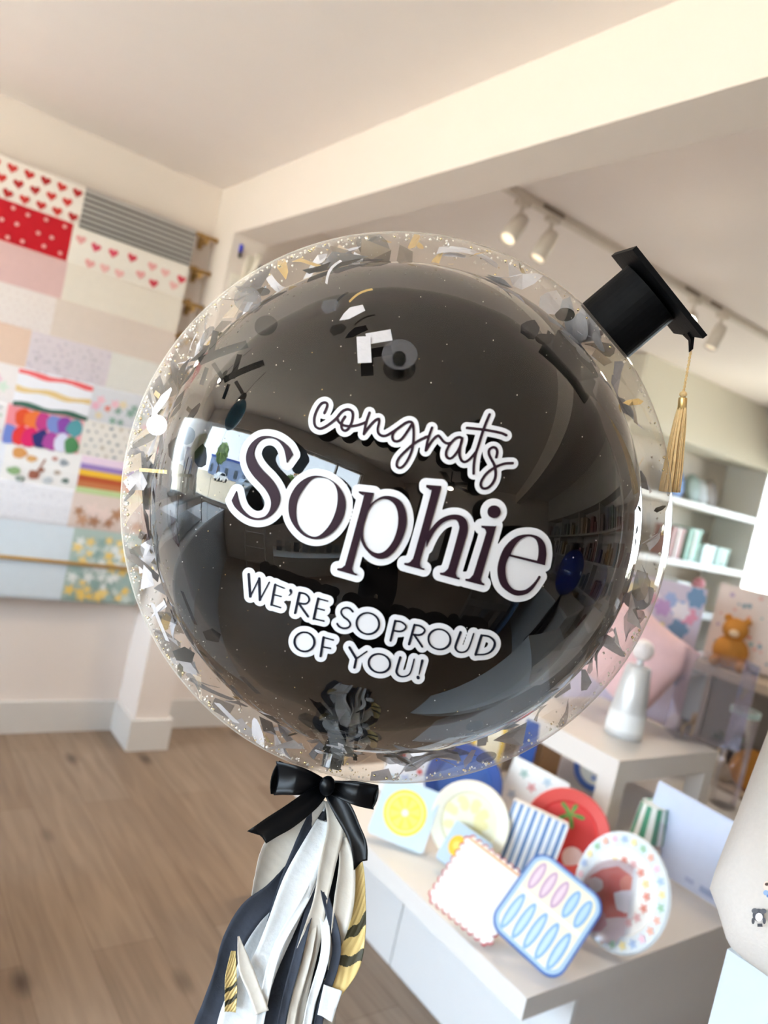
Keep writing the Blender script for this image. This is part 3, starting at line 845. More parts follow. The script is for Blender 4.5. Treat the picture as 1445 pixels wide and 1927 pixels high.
def ribbon(pts, mt, curl=0.12, n=6, cut=0.0, stripes=None, crinkle=0.0, nw=6):
    """pts: (x, y, width, depth_m, twist) of a strip's middle line; returns a builder"""
    P = bez(pts, n)
    C3 = [at_depth(p[0], p[1], p[3]) for p in P]
    b = MB(); rows = []
    for i, p in enumerate(P):
        T = (C3[min(i+1, len(P)-1)]-C3[max(i-1, 0)]).normalized()
        V = (C3[i]-EYE).normalized()
        S = T.cross(V).normalized()
        N = S.cross(T).normalized()
        tw = p[4]
        S2 = S*math.cos(tw)+N*math.sin(tw); N2 = -S*math.sin(tw)+N*math.cos(tw)
        w = p[2]*p[3]/FPX
        row = []
        for j in range(nw+1):
            s = j/nw-0.5
            row.append(C3[i]+S2*s*w+N2*(w*curl*(1-4*s*s)+crinkle*math.sin(i*0.83+j*1.9+p[0])*math.sin(i*.31+j))+(T*cut*w*s if i == len(P)-1 else T*0))
        rows.append(row)
    vs = [v for r in rows for v in r]
    for i in range(len(P)-1):
        for j in range(nw):
            mm = stripes[1] if stripes and stripes[0](i/len(P)+0.13*j/nw+0.012*math.sin(9*j/nw)) else mt
            b.add([rows[i][j], rows[i][j+1], rows[i+1][j+1], rows[i+1][j]], [(0, 1, 2, 3)], mm)
    return b
def finish(o, t=0.0003):
    # weld the rows and give the strip its thickness
    import bmesh
    bm = bmesh.new(); bm.from_mesh(o.data); bmesh.ops.remove_doubles(bm, verts=bm.verts, dist=1e-6); bm.to_mesh(o.data); bm.free()
    md = o.modifiers.new('thickness', 'SOLIDIFY'); md.thickness = t
    o.data.polygons.foreach_set('use_smooth', [True]*len(o.data.polygons))
    return o
def HX(*pts):
    return [(350+x/2.89, 1350+y/2.89, w/2.89, d, t) for x, y, w, d, t in pts]
ND = (BC+NECK*0.29-EYE).length
bow = thing('ribbon_bow', 'black satin ribbon bow tied round the neck of the bubble balloon', 'ribbon bow', at_depth(612, 1480, ND-0.02))
for name, pts in (
    ('bow_loop', HX((760, 375, 60, ND-.022, 0), (680, 360, 110, ND-.034, 0.1), (590, 340, 140, ND-.040, 0.15), (484, 330, 165, ND-.030, 0.1))),
    ('bow_loop', HX((484, 325, 165, ND-.030, 0), (590, 350, 130, ND-.012, 0.1), (760, 385, 60, ND-.016, 0.1))),
    ('bow_loop', HX((765, 375, 60, ND-.022, 0), (850, 395, 90, ND-.034, 0.1), (940, 420, 110, ND-.040, -0.1), (1032, 436, 118, ND-.030, -0.1))),
    ('bow_loop', HX((1032, 430, 112, ND-.030, 0), (900, 400, 100, ND-.012, 0.1), (765, 385, 60, ND-.016, 0.1))),
    ('bow_tail', HX((750, 390, 60, ND-.026, 0), (680, 450, 100, ND-.036, 0.2), (560, 540, 110, ND-.044, 0.1), (470, 595, 105, ND-.048, 0), (402, 640, 100, ND-.05, 0))),
    ('bow_tail', HX((775, 395, 60, ND-.026, 0), (850, 500, 100, ND-.036, -0.3), (910, 620, 90, ND-.04, -0.4), (940, 700, 85, ND-.042, -0.2), (948, 790, 70, ND-.044, 0)))):
    finish(ribbon(pts, SATB, 0.16, 7, cut=-0.9 if name == 'bow_tail' else 0).build(name, bow), 0.0006)
b = MB(); b.ball(at_depth(350+768/2.89, 1350+372/2.89, ND-.036), 0.0072, SATB, 16, (1, 1, 1.25)); b.build('bow_knot', bow, smooth=True)

tail = thing('tissue_tassel_tail', 'long tail of white, charcoal, ivory and gold tissue streamers under the bow', 'tassel', at_depth(612, 1500, ND-0.01))
DK = mat('olive_black_print', '#33301c', 0.5)
S = []
S.append(('charcoal_streamer', CHAR, 0.10, HX((735, 470, 60, ND+.02, 0), (640, 800, 120, ND+.02, .2), (500, 1300, 150, ND+.03, .2), (400, 1700, 160, ND+.03, .1), (330, 2200, 150, ND+.03, 0))))
S.append(('white_streamer', WTIS, 0.08, HX((760, 480, 60, ND+.015, 0), (650, 900, 150, ND+.02, .1), (420, 1250, 190, ND+.02, .2), (330, 1500, 190, ND+.02, .1), (240, 1700, 180, ND+.02, 0), (130, 2250, 150, ND+.02, 0))))
S.append(('black_streamer', INKT, 0.08, HX((790, 480, 60, ND+.015, 0), (760, 900, 140, ND+.02, .1), (700, 1300, 150, ND+.02, .2), (640, 1700, 160, ND+.02, .1), (600, 2250, 150, ND+.02, 0))))
S.append(('ivory_streamer', IVOR, 0.10, HX((800, 480, 70, ND+.005, 0), (840, 800, 120, ND+.008, .1), (800, 1200, 120, ND+.01, .3), (770, 1650, 70, ND+.01, .1), (750, 2100, 60, ND+.01, 0))))
S.append(('white_streamer', IVOR, 0.16, HX((735, 430, 90, ND-.012, 0.0), (610, 570, 150, ND-.02, .3), (500, 740, 180, ND-.022, .4), (430, 880, 120, ND-.02, .5), (370, 1020, 40, ND-.015, .5))))
S.append(('charcoal_streamer', CHAR, 0.12, HX((720, 500, 70, ND-.012, 0), (670, 650, 110, ND-.02, .2), (600, 850, 130, ND-.022, .2), (530, 1030, 120, ND-.02, .4), (440, 1210, 60, ND-.01, .6))))
S.append(('charcoal_streamer', CHAR, 0.10, HX((560, 830, 60, ND-.014, .5), (470, 960, 100, ND-.02, .3), (350, 1070, 120, ND-.024, .2), (260, 1220, 110, ND-.022, .2), (205, 1400, 100, ND-.02, .3), (160, 1570, 120, ND-.02, .1), (110, 1760, 140, ND-.02, 0), (30, 2250, 130, ND-.02, 0))))
S.append(('white_streamer', WTIS, 0.08, HX((745, 560, 60, ND-.018, 0), (700, 700, 120, ND-.026, .1), (610, 900, 150, ND-.03, .1), (520, 1130, 140, ND-.03, .2), (430, 1340, 130, ND-.028, .1), (330, 1540, 180, ND-.026, .1), (260, 1740, 170, ND-.024, 0), (180, 2200, 150, ND-.02, 0))))
S.append(('charcoal_streamer', CHAR, 0.10, HX((720, 850, 60, ND-.01, .4), (650, 1100, 110, ND-.018, .2), (570, 1320, 130, ND-.02, .2), (510, 1530, 150, ND-.02, .1), (470, 1750, 150, ND-.018, 0), (430, 2250, 140, ND-.018, 0))))
S.append(('ivory_streamer', IVOR, 0.14, HX((785, 450, 60, ND-.018, 0), (812, 600, 85, ND-.024, .2), (770, 800, 85, ND-.028, .3), (730, 1000, 70, ND-.03, .2), (680, 1200, 100, ND-.028, .3), (620, 1420, 110, ND-.026, .2), (590, 1650, 90, ND-.024, .2), (560, 2100, 80, ND-.024, 0))))
S.append(('black_streamer', INKT, 0.10, HX((845, 740, 40, ND-.012, .3), (800, 930, 80, ND-.02, .2), (760, 1150, 90, ND-.022, .1), (720, 1400, 100, ND-.02, .2), (690, 1650, 90, ND-.02, 0), (670, 2200, 90, ND-.02, 0))))
S.append(('ivory_streamer', IVOR, 0.20, HX((850, 650, 40, ND-.02, .2), (875, 800, 80, ND-.026, .2), (860, 1000, 100, ND-.03, .2), (830, 1180, 80, ND-.028, .3), (790, 1380, 40, ND-.022, .6))))
S.append(('gold_streamer', GFOL, 0.14, HX((885, 640, 40, ND-.014, .2), (930, 800, 60, ND-.02, .2), (945, 1000, 60, ND-.024, .3), (925, 1180, 90, ND-.028, .1), (880, 1330, 120, ND-.03, 0), (800, 1470, 100, ND-.03, 0))))
S.append(('gold_streamer', GFOL, 0.10, HX((258, 1270, 20, ND-.03, 0), (245, 1400, 50, ND-.032, 0), (245, 1500, 55, ND-.032, 0), (240, 1600, 50, ND-.032, 0))))
S.append(('ivory_streamer', IVOR, 0.08, HX((285, 1190, 8, ND-.034, .2), (320, 1350, 60, ND-.036, .1), (370, 1480, 58, ND-.036, 0), (415, 1605, 58, ND-.036, 0))))
S.append(('white_streamer', WTIS, 0.06, HX((800, 1470, 90, ND-.034, 0), (775, 1560, 80, ND-.034, 0), (755, 1635, 72, ND-.034, 0))))
for k in range(5):
    x0_ = (440, 560, 610, 700, 760)[k]
    S.append((['white_streamer', 'charcoal_streamer', 'ivory_streamer'][k % 3], [WTIS, CHAR, IVOR][k % 3], .12, HX((750+6*k, 560, 20, ND-.008, 0), (690+14*k, 900, 34, ND-.027+.003*(k % 4), .3), (x0_+60, 1250, 44, ND-.034+.003*(k % 3), -.3), (x0_-20, 1560, 40, ND-.034+.003*(k % 3), .2), (x0_-60, 1800, 40, ND-.03, 0), (x0_-110, 2200, 36, ND-.03, 0))))
for nm, mt, curl, pts in S:
    st = None
    if nm == 'gold_streamer':
        st = (lambda t: 0.58 < t < 0.66 or 0.8 < t < 0.88, DK)
    finish(ribbon(pts, mt, curl, 40 if st else 12, cut=0.2, stripes=st, crinkle=0.0004, nw=24 if st else 6).build(nm, tail))
# ------------------------------------------------------------------ wrapping paper wall
def dots_(x0, x1, z0, z1, r, step, cols, jit=0.0, kind='dot'):
    o = []; j = 0; z = z0+step*0.5
    while z < z1-r:
        x = x0+step*(0.5 if j % 2 else 1.0)
        while x < x1-r:
            cx, cz = x+random.uniform(-jit, jit), z+random.uniform(-jit, jit)
            cx = min(max(cx, x0+r), x1-r); cz = min(max(cz, z0+r), z1-r)
            c = random.choice(cols)
            if kind == 'dot': o.append((circle(cx, cz, r, n=9), c))
            elif kind == 'heart': o.append((heart(cx, cz, r*2, random.uniform(-.2, .2), 16), c))
            elif kind == 'flower': o.append((flower(cx, cz, r*random.uniform(.7, 1.1), 5, 20), c))
            elif kind == 'blob': o.append((blob(cx, cz, r*random.uniform(.6, 1.0), 8, random.uniform(.7, 1.2), random.uniform(.7, 1.1)), c))
            x += step
        z += step*0.8; j += 1
    return o
def clipz(poly, x0, x1, z0, z1):
    return [(min(max(x, x0), x1), min(max(z, z0), z1)) for x, z in poly]
GRP = 'wrapping paper sheets hung in rows on wooden rods'
def sheet(label, x0, x1, z0, z1, base, shapes, yf=3.44):
    b = MB(); mt = M(base, 0.6)
    # draped over its rod: up the back, over, down the front in a soft curve
    prof = [(yf+0.045, z1-0.05), (yf+0.045, z1), (yf+0.035, z1+0.012), (yf+0.022, z1+0.016), (yf+0.009, z1+0.012), (yf, z1), (yf-0.002, (z0+z1)/2), (yf+0.004, z0+0.01), (yf+0.010, z0-0.004)]
    vs = [(x, y, z) for y, z in prof for x in (x0, x1)]
    b.add(vs, [(2*i, 2*i+1, 2*i+3, 2*i+2) for i in range(len(prof)-1)], mt)
    for j, (poly, c) in enumerate(shapes):
        b.add([(x, yf-0.003-0.00002*j, z) for x, z in clipz(poly, x0, x1, z0, z1)], [tuple(range(len(poly)))], M(c, 0.6))
    o = b.build('wrapping_paper', label=label, cat='wrapping paper', group=GRP, origin=((x0+x1)/2, yf, z0))
    return o
RODZ = [2.410-0.1572*i for i in range(10)]
def zr(i): return (RODZ[i+1] if i+1 < len(RODZ) else RODZ[i]-.157), RODZ[i]
def stripes(x0, x1, z0, z1, cols, wob=0.0):
    n = len(cols); o = []
    for i, c in enumerate(cols):
        if c:
            a, b_ = z1-(z1-z0)*i/n, z1-(z1-z0)*(i+1)/n
            K = 10
            top = [(x0+(x1-x0)*k/K, a+wob*math.sin(k*1.1+i)) for k in range(K+1)]
            bot = [(x0+(x1-x0)*k/K, b_+wob*math.sin(k*1.1+i+.6)) for k in range(K+1)]
            o.append((top+bot[::-1], c))
    return o
XA, XM, XR = 0.05, 0.70, 1.19
z0, z1 = zr(0)
sheet('white wrapping paper covered in small red hearts, top left sheet', XA, XM, z0, z1, '#f4ece4', dots_(XA, XM, z0, z1, .020, .062, ['#c9302e', '#d23a34', '#b92a2a'], 0, 'heart'))
sheet('grey wrapping paper with thin dark horizontal stripes, top right sheet', XM, XR, z0, z1, '#b9b4b1', stripes(XM, XR, z0, z1, sum([[None, None, None, '#4d4945', '#4d4945'] for _ in range(7)], [])))
z0, z1 = zr(1)
sheet('bright red wrapping paper with pale pink dots', XA, XM-.02, z0, z1, '#c4001c', dots_(XA, XM-.02, z0, z1, .0085, .066, ['#e9a9a8'], .01))
sheet('white wrapping paper with scattered pink and red hearts', XM-.02, XR, z0, z1, '#efe8df', dots_(XM-.02, XR, z0, z1, .021, .075, ['#e0516a', '#eaa7a6', '#d94356', '#efb9b6'], .014, 'heart'))
z0, z1 = zr(2)
sheet('plain dusty pink wrapping paper', XA, XM-.015, z0, z1, '#dcb8b6', [])
sheet('plain cream wrapping paper below the pink and red hearts', XM-.015, XR, z0, z1, '#e9e0d4', [])
z0, z1 = zr(3)
sheet('pale blush wrapping paper with faint tiny dots, below the dusty pink sheet', XA, XM-.03, z0, z1, '#e9dfdc', dots_(XA, XM-.03, z0, z1, .004, .03, ['#dfd0ce'], .005))
sheet('plain pale beige wrapping paper beside the faint tiny dots', XM-.03, XR, z0, z1, '#dfd0c6', [])
z0, z1 = zr(4)
sheet('plain peach wrapping paper at the left edge', XA, .60, z0, z1, '#e3c6b3', [])
sheet('lavender grey wrapping paper with tiny faded sprigs', .60, .93, z0, z1, '#dfd4da', dots_(.60, .93, z0, z1, .010, .03, ['#cfc3cd', '#d8cdd3', '#c9c0c6'], .01, 'blob'))
sheet('plain off-white wrapping paper right of the lavender sprigs', .93, XR, z0, z1, '#e4e1db', [])
z0, z1 = zr(5)
sheet('pastel watercolour wrapping paper with pink, blue and green blooms at the left edge', XA, .58, z0, z1, '#efe7e6', dots_(XA, .58, z0, z1, .030, .05, ['#efc6d6', '#cfdcea', '#d8e6d8', '#e3c9ea', '#f3e6d6'], .012, 'flower'))
sh = stripes(.58, .88, z0, z1, ['#ee6a6d', '#f0eff5', '#f0eff5', '#e5c78c', '#f0eff5', '#f0eff5', '#44695a'], .006)
sheet('white wrapping paper with wavy red, gold and green bands', .58, .88, z0, z1, '#f0eff5', sh)
sheet('floral wrapping paper with red blooms and green leaves on pale grey', .88, XR+.03, z0, z1, '#dfdfe4', dots_(.88, XR+.03, z0, z1, .024, .05, ['#e2796c', '#8fb3a2', '#f0b9cc', '#ead9b8', '#8aa99c', '#f3c3cf', '#c9cfe6'], .012, 'flower'))
z0, z1 = zr(6)
sheet('white wrapping paper with small scattered grey marks at the left edge', XA, .565, z0, z1, '#efe9e8', dots_(XA, .565, z0, z1, .008, .04, ['#a9b0b4', '#dcb9b9', '#b7c6b4'], .01, 'blob'))
pal = ['#ee8f98', '#e8552d', '#ef7a3a', '#c63f86', '#7d8fce', '#8d4aa8', '#5aa0a8', '#c9dbea', '#7488cf', '#e83a3a', '#e0246a', '#2b2f70', '#b04a9c', '#dcdcf0', '#508a5a']
sh = []
for j, zc_ in enumerate((z1-.04, z0+.04)):
    for i in range(7):
        x = .585+.042*i
        sh.append((blob(x, zc_, .036, 9, 1, 1.25), pal[(i+j*8) % 15]))
sheet('multicoloured wrapping paper with big pink, orange, blue and purple shapes', .565, .87, z0, z1, '#f2a3ad', sh)
sheet('cream wrapping paper with rows of tiny dark motifs', .87, XR+.03, z0, z1, '#ece6de', dots_(.87, XR+.03, z0, z1, .009, .04, ['#9a9a9c', '#c3b9a9', '#8e959a'], .004, 'blob'))
z0, z1 = zr(7)
sheet('plain bluish white wrapping paper at the left edge', XA, .585, z0, z1, '#e6e7ee', [])
sh = []
for i, (x, z, c, s) in enumerate(((.64, z1-.03, '#d99a5c', .026), (.69, z1-.045, '#d8a56a', .018), (.63, z0+.05, '#8fae7d', .020), (.71, z0+.045, '#9c5f4d', .022), (.735, z0+.07, '#9c6a55', .012), (.78, z1-.03, '#c98f82', .010), (.82, z1-.04, '#9aa0a8', .016), (.80, z0+.07, '#b9a698', .012), (.84, z0+.04, '#6f7f78', .014), (.66, z0+.02, '#8f9a90', .014), (.77, z0+.03, '#c0c4c8', .018))):
    sh.append((blob(x, z, s, 9, 1.3, .9), c))
sh.append(([(.715, z0+.05), (.722, z0+.05), (.748, z1-.04), (.74, z1-.038)], '#a5705c'))
sheet('white wrapping paper printed with scattered little brown and green animals', .585, .89, z0, z1, '#efecea', sh)
sheet('rainbow striped wrapping paper in lilac, purple, yellow, rust and green', .89, XR+.05, z0, z1, '#ecd5e6', stripes(.89, XR+.05, z0, z1, ['#ecd5e6', '#9a80c0', '#f0c03a', '#b8562f', '#c4774a', '#bccf96']))
z0, z1 = zr(8)
sheet('white wrapping paper with faint grey speckles', XA, .885, z0, z1, '#e4e3e8', dots_(XA, .885, z0, z1, .004, .03, ['#cfced6', '#d8d7de'], .01))
sheet('wrapping paper with large brown and blush peony blooms', .885, XR+.06, z0, z1, '#dcc9bf', dots_(.885, XR+.06, z0, z1, .036, .06, ['#b28464', '#e6cfc6', '#c79a7c', '#e9d8d0', '#a97c60', '#a79aa6'], .012, 'flower'))
z1 = RODZ[9]; z0 = .655
sheet('plain pale blue-grey wrapping paper held by the lowest rod', XA, .92, z0, z1, '#cdd6dd', [], 3.45)
sheet('sage green wrapping paper with yellow and white blossoms held by the lowest rod', .92, XR+.07, z0, z1, '#a9bab3', dots_(.92, XR+.07, z0, z1, .028, .042, ['#e8cc84', '#dfe2de', '#8ea8a2', '#c5d0c9', '#e6c571', '#9db5b0'], .012, 'flower'), 3.45)
for i in range(11):
    z = 2.410-0.1572*i if i < 10 else 0.832
    y = 3.463 if i < 10 else 3.435
    x1 = 1.302
    rod = thing('wooden_rod', ['topmost wooden rod, holding the red hearts and grey stripes', 'second wooden rod from the top, above the red dotted sheet', 'third wooden rod from the top, above the dusty pink sheet', 'fourth wooden rod from the top, above the faint dotted sheet', 'fifth wooden rod from the top, above the peach sheet', 'sixth wooden rod, above the wavy banded sheet', 'seventh wooden rod, above the multicoloured shapes', 'eighth wooden rod, above the little animals sheet', 'ninth wooden rod, above the speckled and peony sheets', 'tenth wooden rod, above the pale blue-grey sheet', 'lowest wooden rod, running across the front of the last sheets'][i], 'rod', (0.65, y, z-.008), group='wooden rods of the wrapping paper wall')
    b = MB(); b.tube((0.0, y, z), (x1, y, z), .0095 if i < 10 else .0085, WOOD, 10); b.build('dowel', rod, smooth=True)
    b = MB(); b.box(1.245, 1.262, y-.004, YL, z-.03, z-.009, WOOD); b.box(1.243, 1.264, YL-.012, YL, z-.045, z+.03, WOOD); b.build('bracket', rod)

# things on the end of the wall stub
t = thing('wall_phone', 'white wall-mounted handset on the narrow pillar face under the beam', 'phone', (1.42, STY, 2.25))
b = MB(); b.slab([(x+1.42, z+2.29) for x, z in rrect(-.03, .03, -.07, .07, .01)], STY-.02, STY, M('#ded6c9')); b.build('base', t)
b = MB(); b.path([(1.405, STY-.035, 2.24), (1.418, STY-.045, 2.29), (1.43, STY-.045, 2.34), (1.435, STY-.03, 2.375)], [.016, .013, .013, .016], M('#efe6d8'), 10); b.build('handset', t, smooth=True)
b = MB(); b.tube((1.448, STY-.03, 2.27), (1.452, STY-.03, 2.33), .006, BLACKM); b.build('cradle', t)
t = thing('marker', 'blue and black marker clipped to the narrow pillar face', 'marker', (1.352, STY, 2.335))
b = MB(); b.tube((1.352, STY-.012, 2.335), (1.352, STY-.012, 2.36), .007, BLACKM); b.build('barrel', t)
b = MB(); b.tube((1.352, STY-.012, 2.36), (1.352, STY-.012, 2.392), .008, M('#2338d8')); b.build('cap', t, label='blue cap')
b = MB(); b.box(1.33, 1.40, STY-.004, STY, 2.18, 2.26, M('#f3ece0')); b.build('paper_note', label='pale paper note on the pillar face below the marker', cat='note')

# ------------------------------------------------------------------ track lighting
LAMPW = mat('white_lamp_metal', '#d9cfc4', 0.4)
GLOW = mat('warm_lamp_face', '#fff2dc', 0.5, emit=(1.0, 0.84, 0.62), emit_s=0.35)
GLOW2 = mat('bright_lamp_face', '#fff2dc', 0.5, emit=(1.0, 0.9, 0.74), emit_s=12.0)
b = MB(); b.box(1.80, 5.2, 2.13, 2.165, ZC-.028, ZC, LAMPW)
for x0_, x1_ in ((2.02, 2.14), (3.0, 3.12), (3.22, 3.32)):
    b.box(x0_, x1_, 2.126, 2.129, ZC-.022, ZC-.006, M('#8a7b6e'))
b.build('lighting_track', label='long ceiling track rail carrying the spot lamps behind the beam', cat='track rail')
def spot(label, x, y, tilt, glow, drop=.07):
    t = thing('track_spotlight', label, 'spotlight', (x, y, ZC-.03), group='spotlights on the ceiling track')
    zt_ = ZC-.028
    b = MB(); b.box(x-.03, x+.03, y-.016, y+.016, zt_-.02, zt_, LAMPW); b.build('adapter', t)
    b = MB(); b.tube((x, y, zt_-.02), (x, y, zt_-.02-drop), .008, LAMPW); b.build('stem', t)
    d = Vector(tilt).normalized(); c = Vector((x, y, zt_-.02-drop))
    b = MB(); b.lathe([(.0, -.035), (.026, -.035), (.032, .0), (.034, .085), (.030, .085), (.029, .078)], LAMPW, 20, c, d); b.build('housing', t, smooth=True)
    b = MB(); b.lathe([(.0295, .076), (.0, .077)], glow, 20, c, d); b.build('lamp_face', t, label='glowing lamp face')
    lt = add_light('track_lamp_light', 'SPOT', tuple(c+d*.1), tuple(d), 14, (1, .82, .6), spot=1.6)
spot('track spotlight nearest the beam, left of the pair above the balloon', 1.93, 2.147, (-.55, -.1, -.9), GLOW)
spot('second track spotlight, right of the pair above the balloon', 2.10, 2.147, (-.35, .1, -1), GLOW)
spot('brightly glowing track spotlight just behind the corner of the cap', 3.12, 2.147, (-.75, -.45, -.5), GLOW2)
spot('track spotlight to the right of the brightly glowing one', 3.37, 2.147, (-.25, .15, -1), GLOW)

# ------------------------------------------------------------------ far corner shelving
SH = mat('white_shelf_paint', '#e4e2dc', 0.5, noise=0.01)
CREAM = mat('cream_board_front', '#e0dbcd', 0.6, noise=0.01)
un = thing('corner_shelf_unit', 'tall white built-in shelf unit in the far corner by the bright window', 'shelf unit', (5.3, 3.4, 0))
b = MB(); b.box(4.2, XF-.02, 3.14, YL-.001, 2.20, ZC-.001, CREAM); b.build('bulkhead', un)
b = MB(); b.box(4.2, 4.225, 3.17, YL-.001, .0, 2.2, SH); b.build('side_panel', un)
b = MB(); b.box(XF-.045, XF-.02, 3.17, YL-.001, .0, 2.2, SH); b.build('side_panel', un)
b = MB(); b.box(4.225, XF-.045, YL-.02, YL-.001, .0, 2.2, M('#d6cbbd')); b.build('back_panel', un)
for z in (.50, .96, 1.35, 1.80):
    b = MB(); b.box(4.225, XF-.045, 3.17, YL-.021, z-.045, z, SH); b.build('shelf', un)
items = [('plate', 'blue round plate standing on the top shelf of the corner unit', 5.25, 1.80, .13, '#6f8fc4', 'plate'), ('plate', 'grey-green plate right of the blue plate on the top corner shelf', 5.52, 1.80, .12, '#93a39b', 'plate'),
         ('plate', 'brown-grey plate on the top corner shelf', 5.78, 1.80, .12, '#8f8378', 'plate'), ('plate', 'pale grey plate between the coloured plates on the top corner shelf', 5.66, 1.80, .11, '#b9bcba', 'plate'),
         ('gift_box', 'maroon gift box on the second corner shelf', 5.22, 1.35, .14, '#a4736d', 'box'), ('gift_box', 'sea green gift box on the second corner shelf', 5.45, 1.35, .15, '#7fa894', 'box'),
         ('gift_box', 'white gift box on the second corner shelf', 5.70, 1.35, .09, '#dfe8ea', 'box'), ('gift_box', 'pale mint box on the second corner shelf', 5.92, 1.35, .09, '#b7d2c6', 'box'),
         ('doll', 'pink and yellow doll on the third corner shelf', 5.75, .96, .14, '#e79aa2', 'doll'), ('gift_box', 'white box on the third corner shelf', 5.45, .96, .13, '#dfe4e2', 'box')]
for nm, lb, x, z, r, c, cat in items:
    if nm == 'plate':
        b = MB(); b.lathe([(0, .012), (r*.6, .010), (r, -.004), (r, -.010), (r*.6, .003), (0, .005)], M(c), 24, (x, 3.40, z+r*.97), (0, -1, .25)); b.build(nm, label=lb, cat=cat, group='plates on the top corner shelf', smooth=True)
    elif nm == 'gift_box':
        b = MB(); b.box(x-.085, x+.085, 3.25, 3.40, z, z+r*1.5, M(c)); b.box(x-.09, x+.09, 3.245, 3.405, z+r*1.5, z+r*1.7, M(c)); b.box(x-.01, x+.01, 3.243, 3.407, z, z+r*1.705, M('#f1efe8')); b.build(nm, label=lb, cat=cat, group='gift boxes on the corner shelves')
    else:
        dl = thing(nm, lb, cat, (x, 3.30, z))
        b = MB(); b.lathe([(.07, 0), (.05, .10), (.02, .18)], M('#e9d58a'), 16, (x, 3.30, z)); b.build('dress', dl, label='yellow dress', smooth=True)
        b = MB(); b.ball((x, 3.30, z+.22), .05, M('#e79aa2'), 14); b.build('head', dl, label='pink head', smooth=True)
g = thing('leaf_garland', 'thin garland with small pink and green leaves on the wall above the far window', 'garland', (XF-.02, 3.0, 2.30))
b = MB(); P = [(XF-.02, 3.20-.11*i, 2.45-.05*math.sin(i*.5)-.012*i) for i in range(14)]; b.path(P, .004, M('#b98a86'), 6); b.build('string', g, smooth=True)
for i in (1, 5, 8, 11):
    b = MB(); p = P[i]; b.ball((p[0], p[1], p[2]-.02), .022, M('#a9c48f' if i % 2 == 0 else '#c08a88'), 8, (.4, 1, 1)); b.build('leaf', g, smooth=True)
# ------------------------------------------------------------------ display bench
HB = .45
bench = thing('display_bench', 'long low white display bench with overhanging top beside the balloon', 'bench', (2.4, 1.55, 0))
b = MB(); b.box(1.42, 3.42, .975, 2.12, HB-.055, HB, GREYW); b.build('bench_top', bench)
b = MB(); b.box(1.66, 3.38, .995, 2.10, 0, HB-.055, GREYW); b.build('bench_body', bench)
for y0_, y1_ in ((.995, 1.645), (1.651, 2.10)):
    b = MB(); b.box(1.645, 1.66, y0_, y1_, 0.004, HB-.056, WHITE); b.build('front_panel', bench)
# riser table standing on the bench
riser = thing('riser_table', 'white chunky riser table standing on the display bench', 'table', (2.7, 1.7, HB))
RT = .728
b = MB(); b.box(2.335, 3.0, 1.465, 2.05, RT-.085, RT, GREYW); b.build('tabletop', riser)
for lx in ((2.335, 2.405), (2.93, 3.0)):
    for ly in ((1.465, 1.535), (1.98, 2.05)):
        b = MB(); b.box(*lx, *ly, HB, RT-.085, GREYW); b.build('leg', riser)
TOCAM = lambda x, y: math.atan2(-x, y)           # turn so that local -Y looks back to the doorway side
def leaning(name, label, cat, px, py, lean, rotz=None, roll=0.0, group=None, z=HB, xy=None, hw=0.0):
    z0_ = z
    p = at(px, py, 2, z) if xy is None else Vector((xy[0], xy[1], z))
    rz = TOCAM(p.x, p.y) if rotz is None else rotz
    p.z += hw*abs(math.sin(roll))+.006
    mrot = Matrix.Rotation(rz, 4, 'Z') @ Matrix.Rotation(-math.radians(lean), 4, 'X') @ Matrix.Rotation(roll, 4, 'Y')
    return thing(name, label, cat, p, mrot.to_euler(), group)
PLT = 'paper plates and napkins leaning on the display bench'
def part(mb, name, root, label=None, smooth=False):
    return mb.build(name, root, label=label, local=True, smooth=smooth)
def dish(r, c, y=0.0, rim=None, sx=1.0, cz=None):
    b = MB(); cz = r if cz is None else cz
    def rg(rr, yy): return [(u, yy, w) for u, w in circle(0, cz, rr*sx, rr, 36)]
    prof = [(r, y), (r*.97, y-.008), (r*.72, y+.002), (r*.68, y+.008), (.001, y+.008)]
    vs = [v for rr, yy in prof for v in rg(rr, yy)]
    for k in range(len(prof)-1):
        b.add(vs[k*36:(k+2)*36], [(i, 36+i, 36+(i+1) % 36, (i+1) % 36) for i in range(36)], M(rim) if (rim and k < 2) else M(c))
    vs2 = rg(r, y)+rg(r*.7, y+.014)+rg(.001, y+.014)
    b.add(vs2, [(k*36+i, k*36+(i+1) % 36, (k+1)*36+(i+1) % 36, (k+1)*36+i) for k in (0, 1) for i in range(36)], M(c))
    return b
def prints(b, shapes, y):
    for j, (poly, c) in enumerate(shapes):
        b.flat(poly, y-.0004-.00006*j, M(c))
# lemon napkins
t = leaning('lemon_napkins', 'pale blue napkin pack printed with a big yellow lemon slice, left end of the bench', 'napkins', 740, 1596, 22, roll=.12, hw=.08, group=PLT)
b = MB(); b.slab(rrect(-.088, .088, 0, .18, .012), -.005, .012, M('#cfe0ea')); b.slab(rrect(-.085, .085, .003, .177, .012), .013, .03, M('#dfe9f0'))
prints(b, [(circle(0, .09, .066), '#f4dd4f'), (circle(0, .09, .056), '#f7ee9c'), (circle(0, .09, .05), '#f4e04f')]+[([(0, .09), (.046*math.cos(a+.12), .09+.046*math.sin(a+.12)), (.046*math.cos(a+.64), .09+.046*math.sin(a+.64))], '#f6e878') for a in [k*math.pi/4 for k in range(8)]]+[(circle(0, .09, .010), '#fdfbe8')], -.005)
part(b, 'napkin_stack', t)
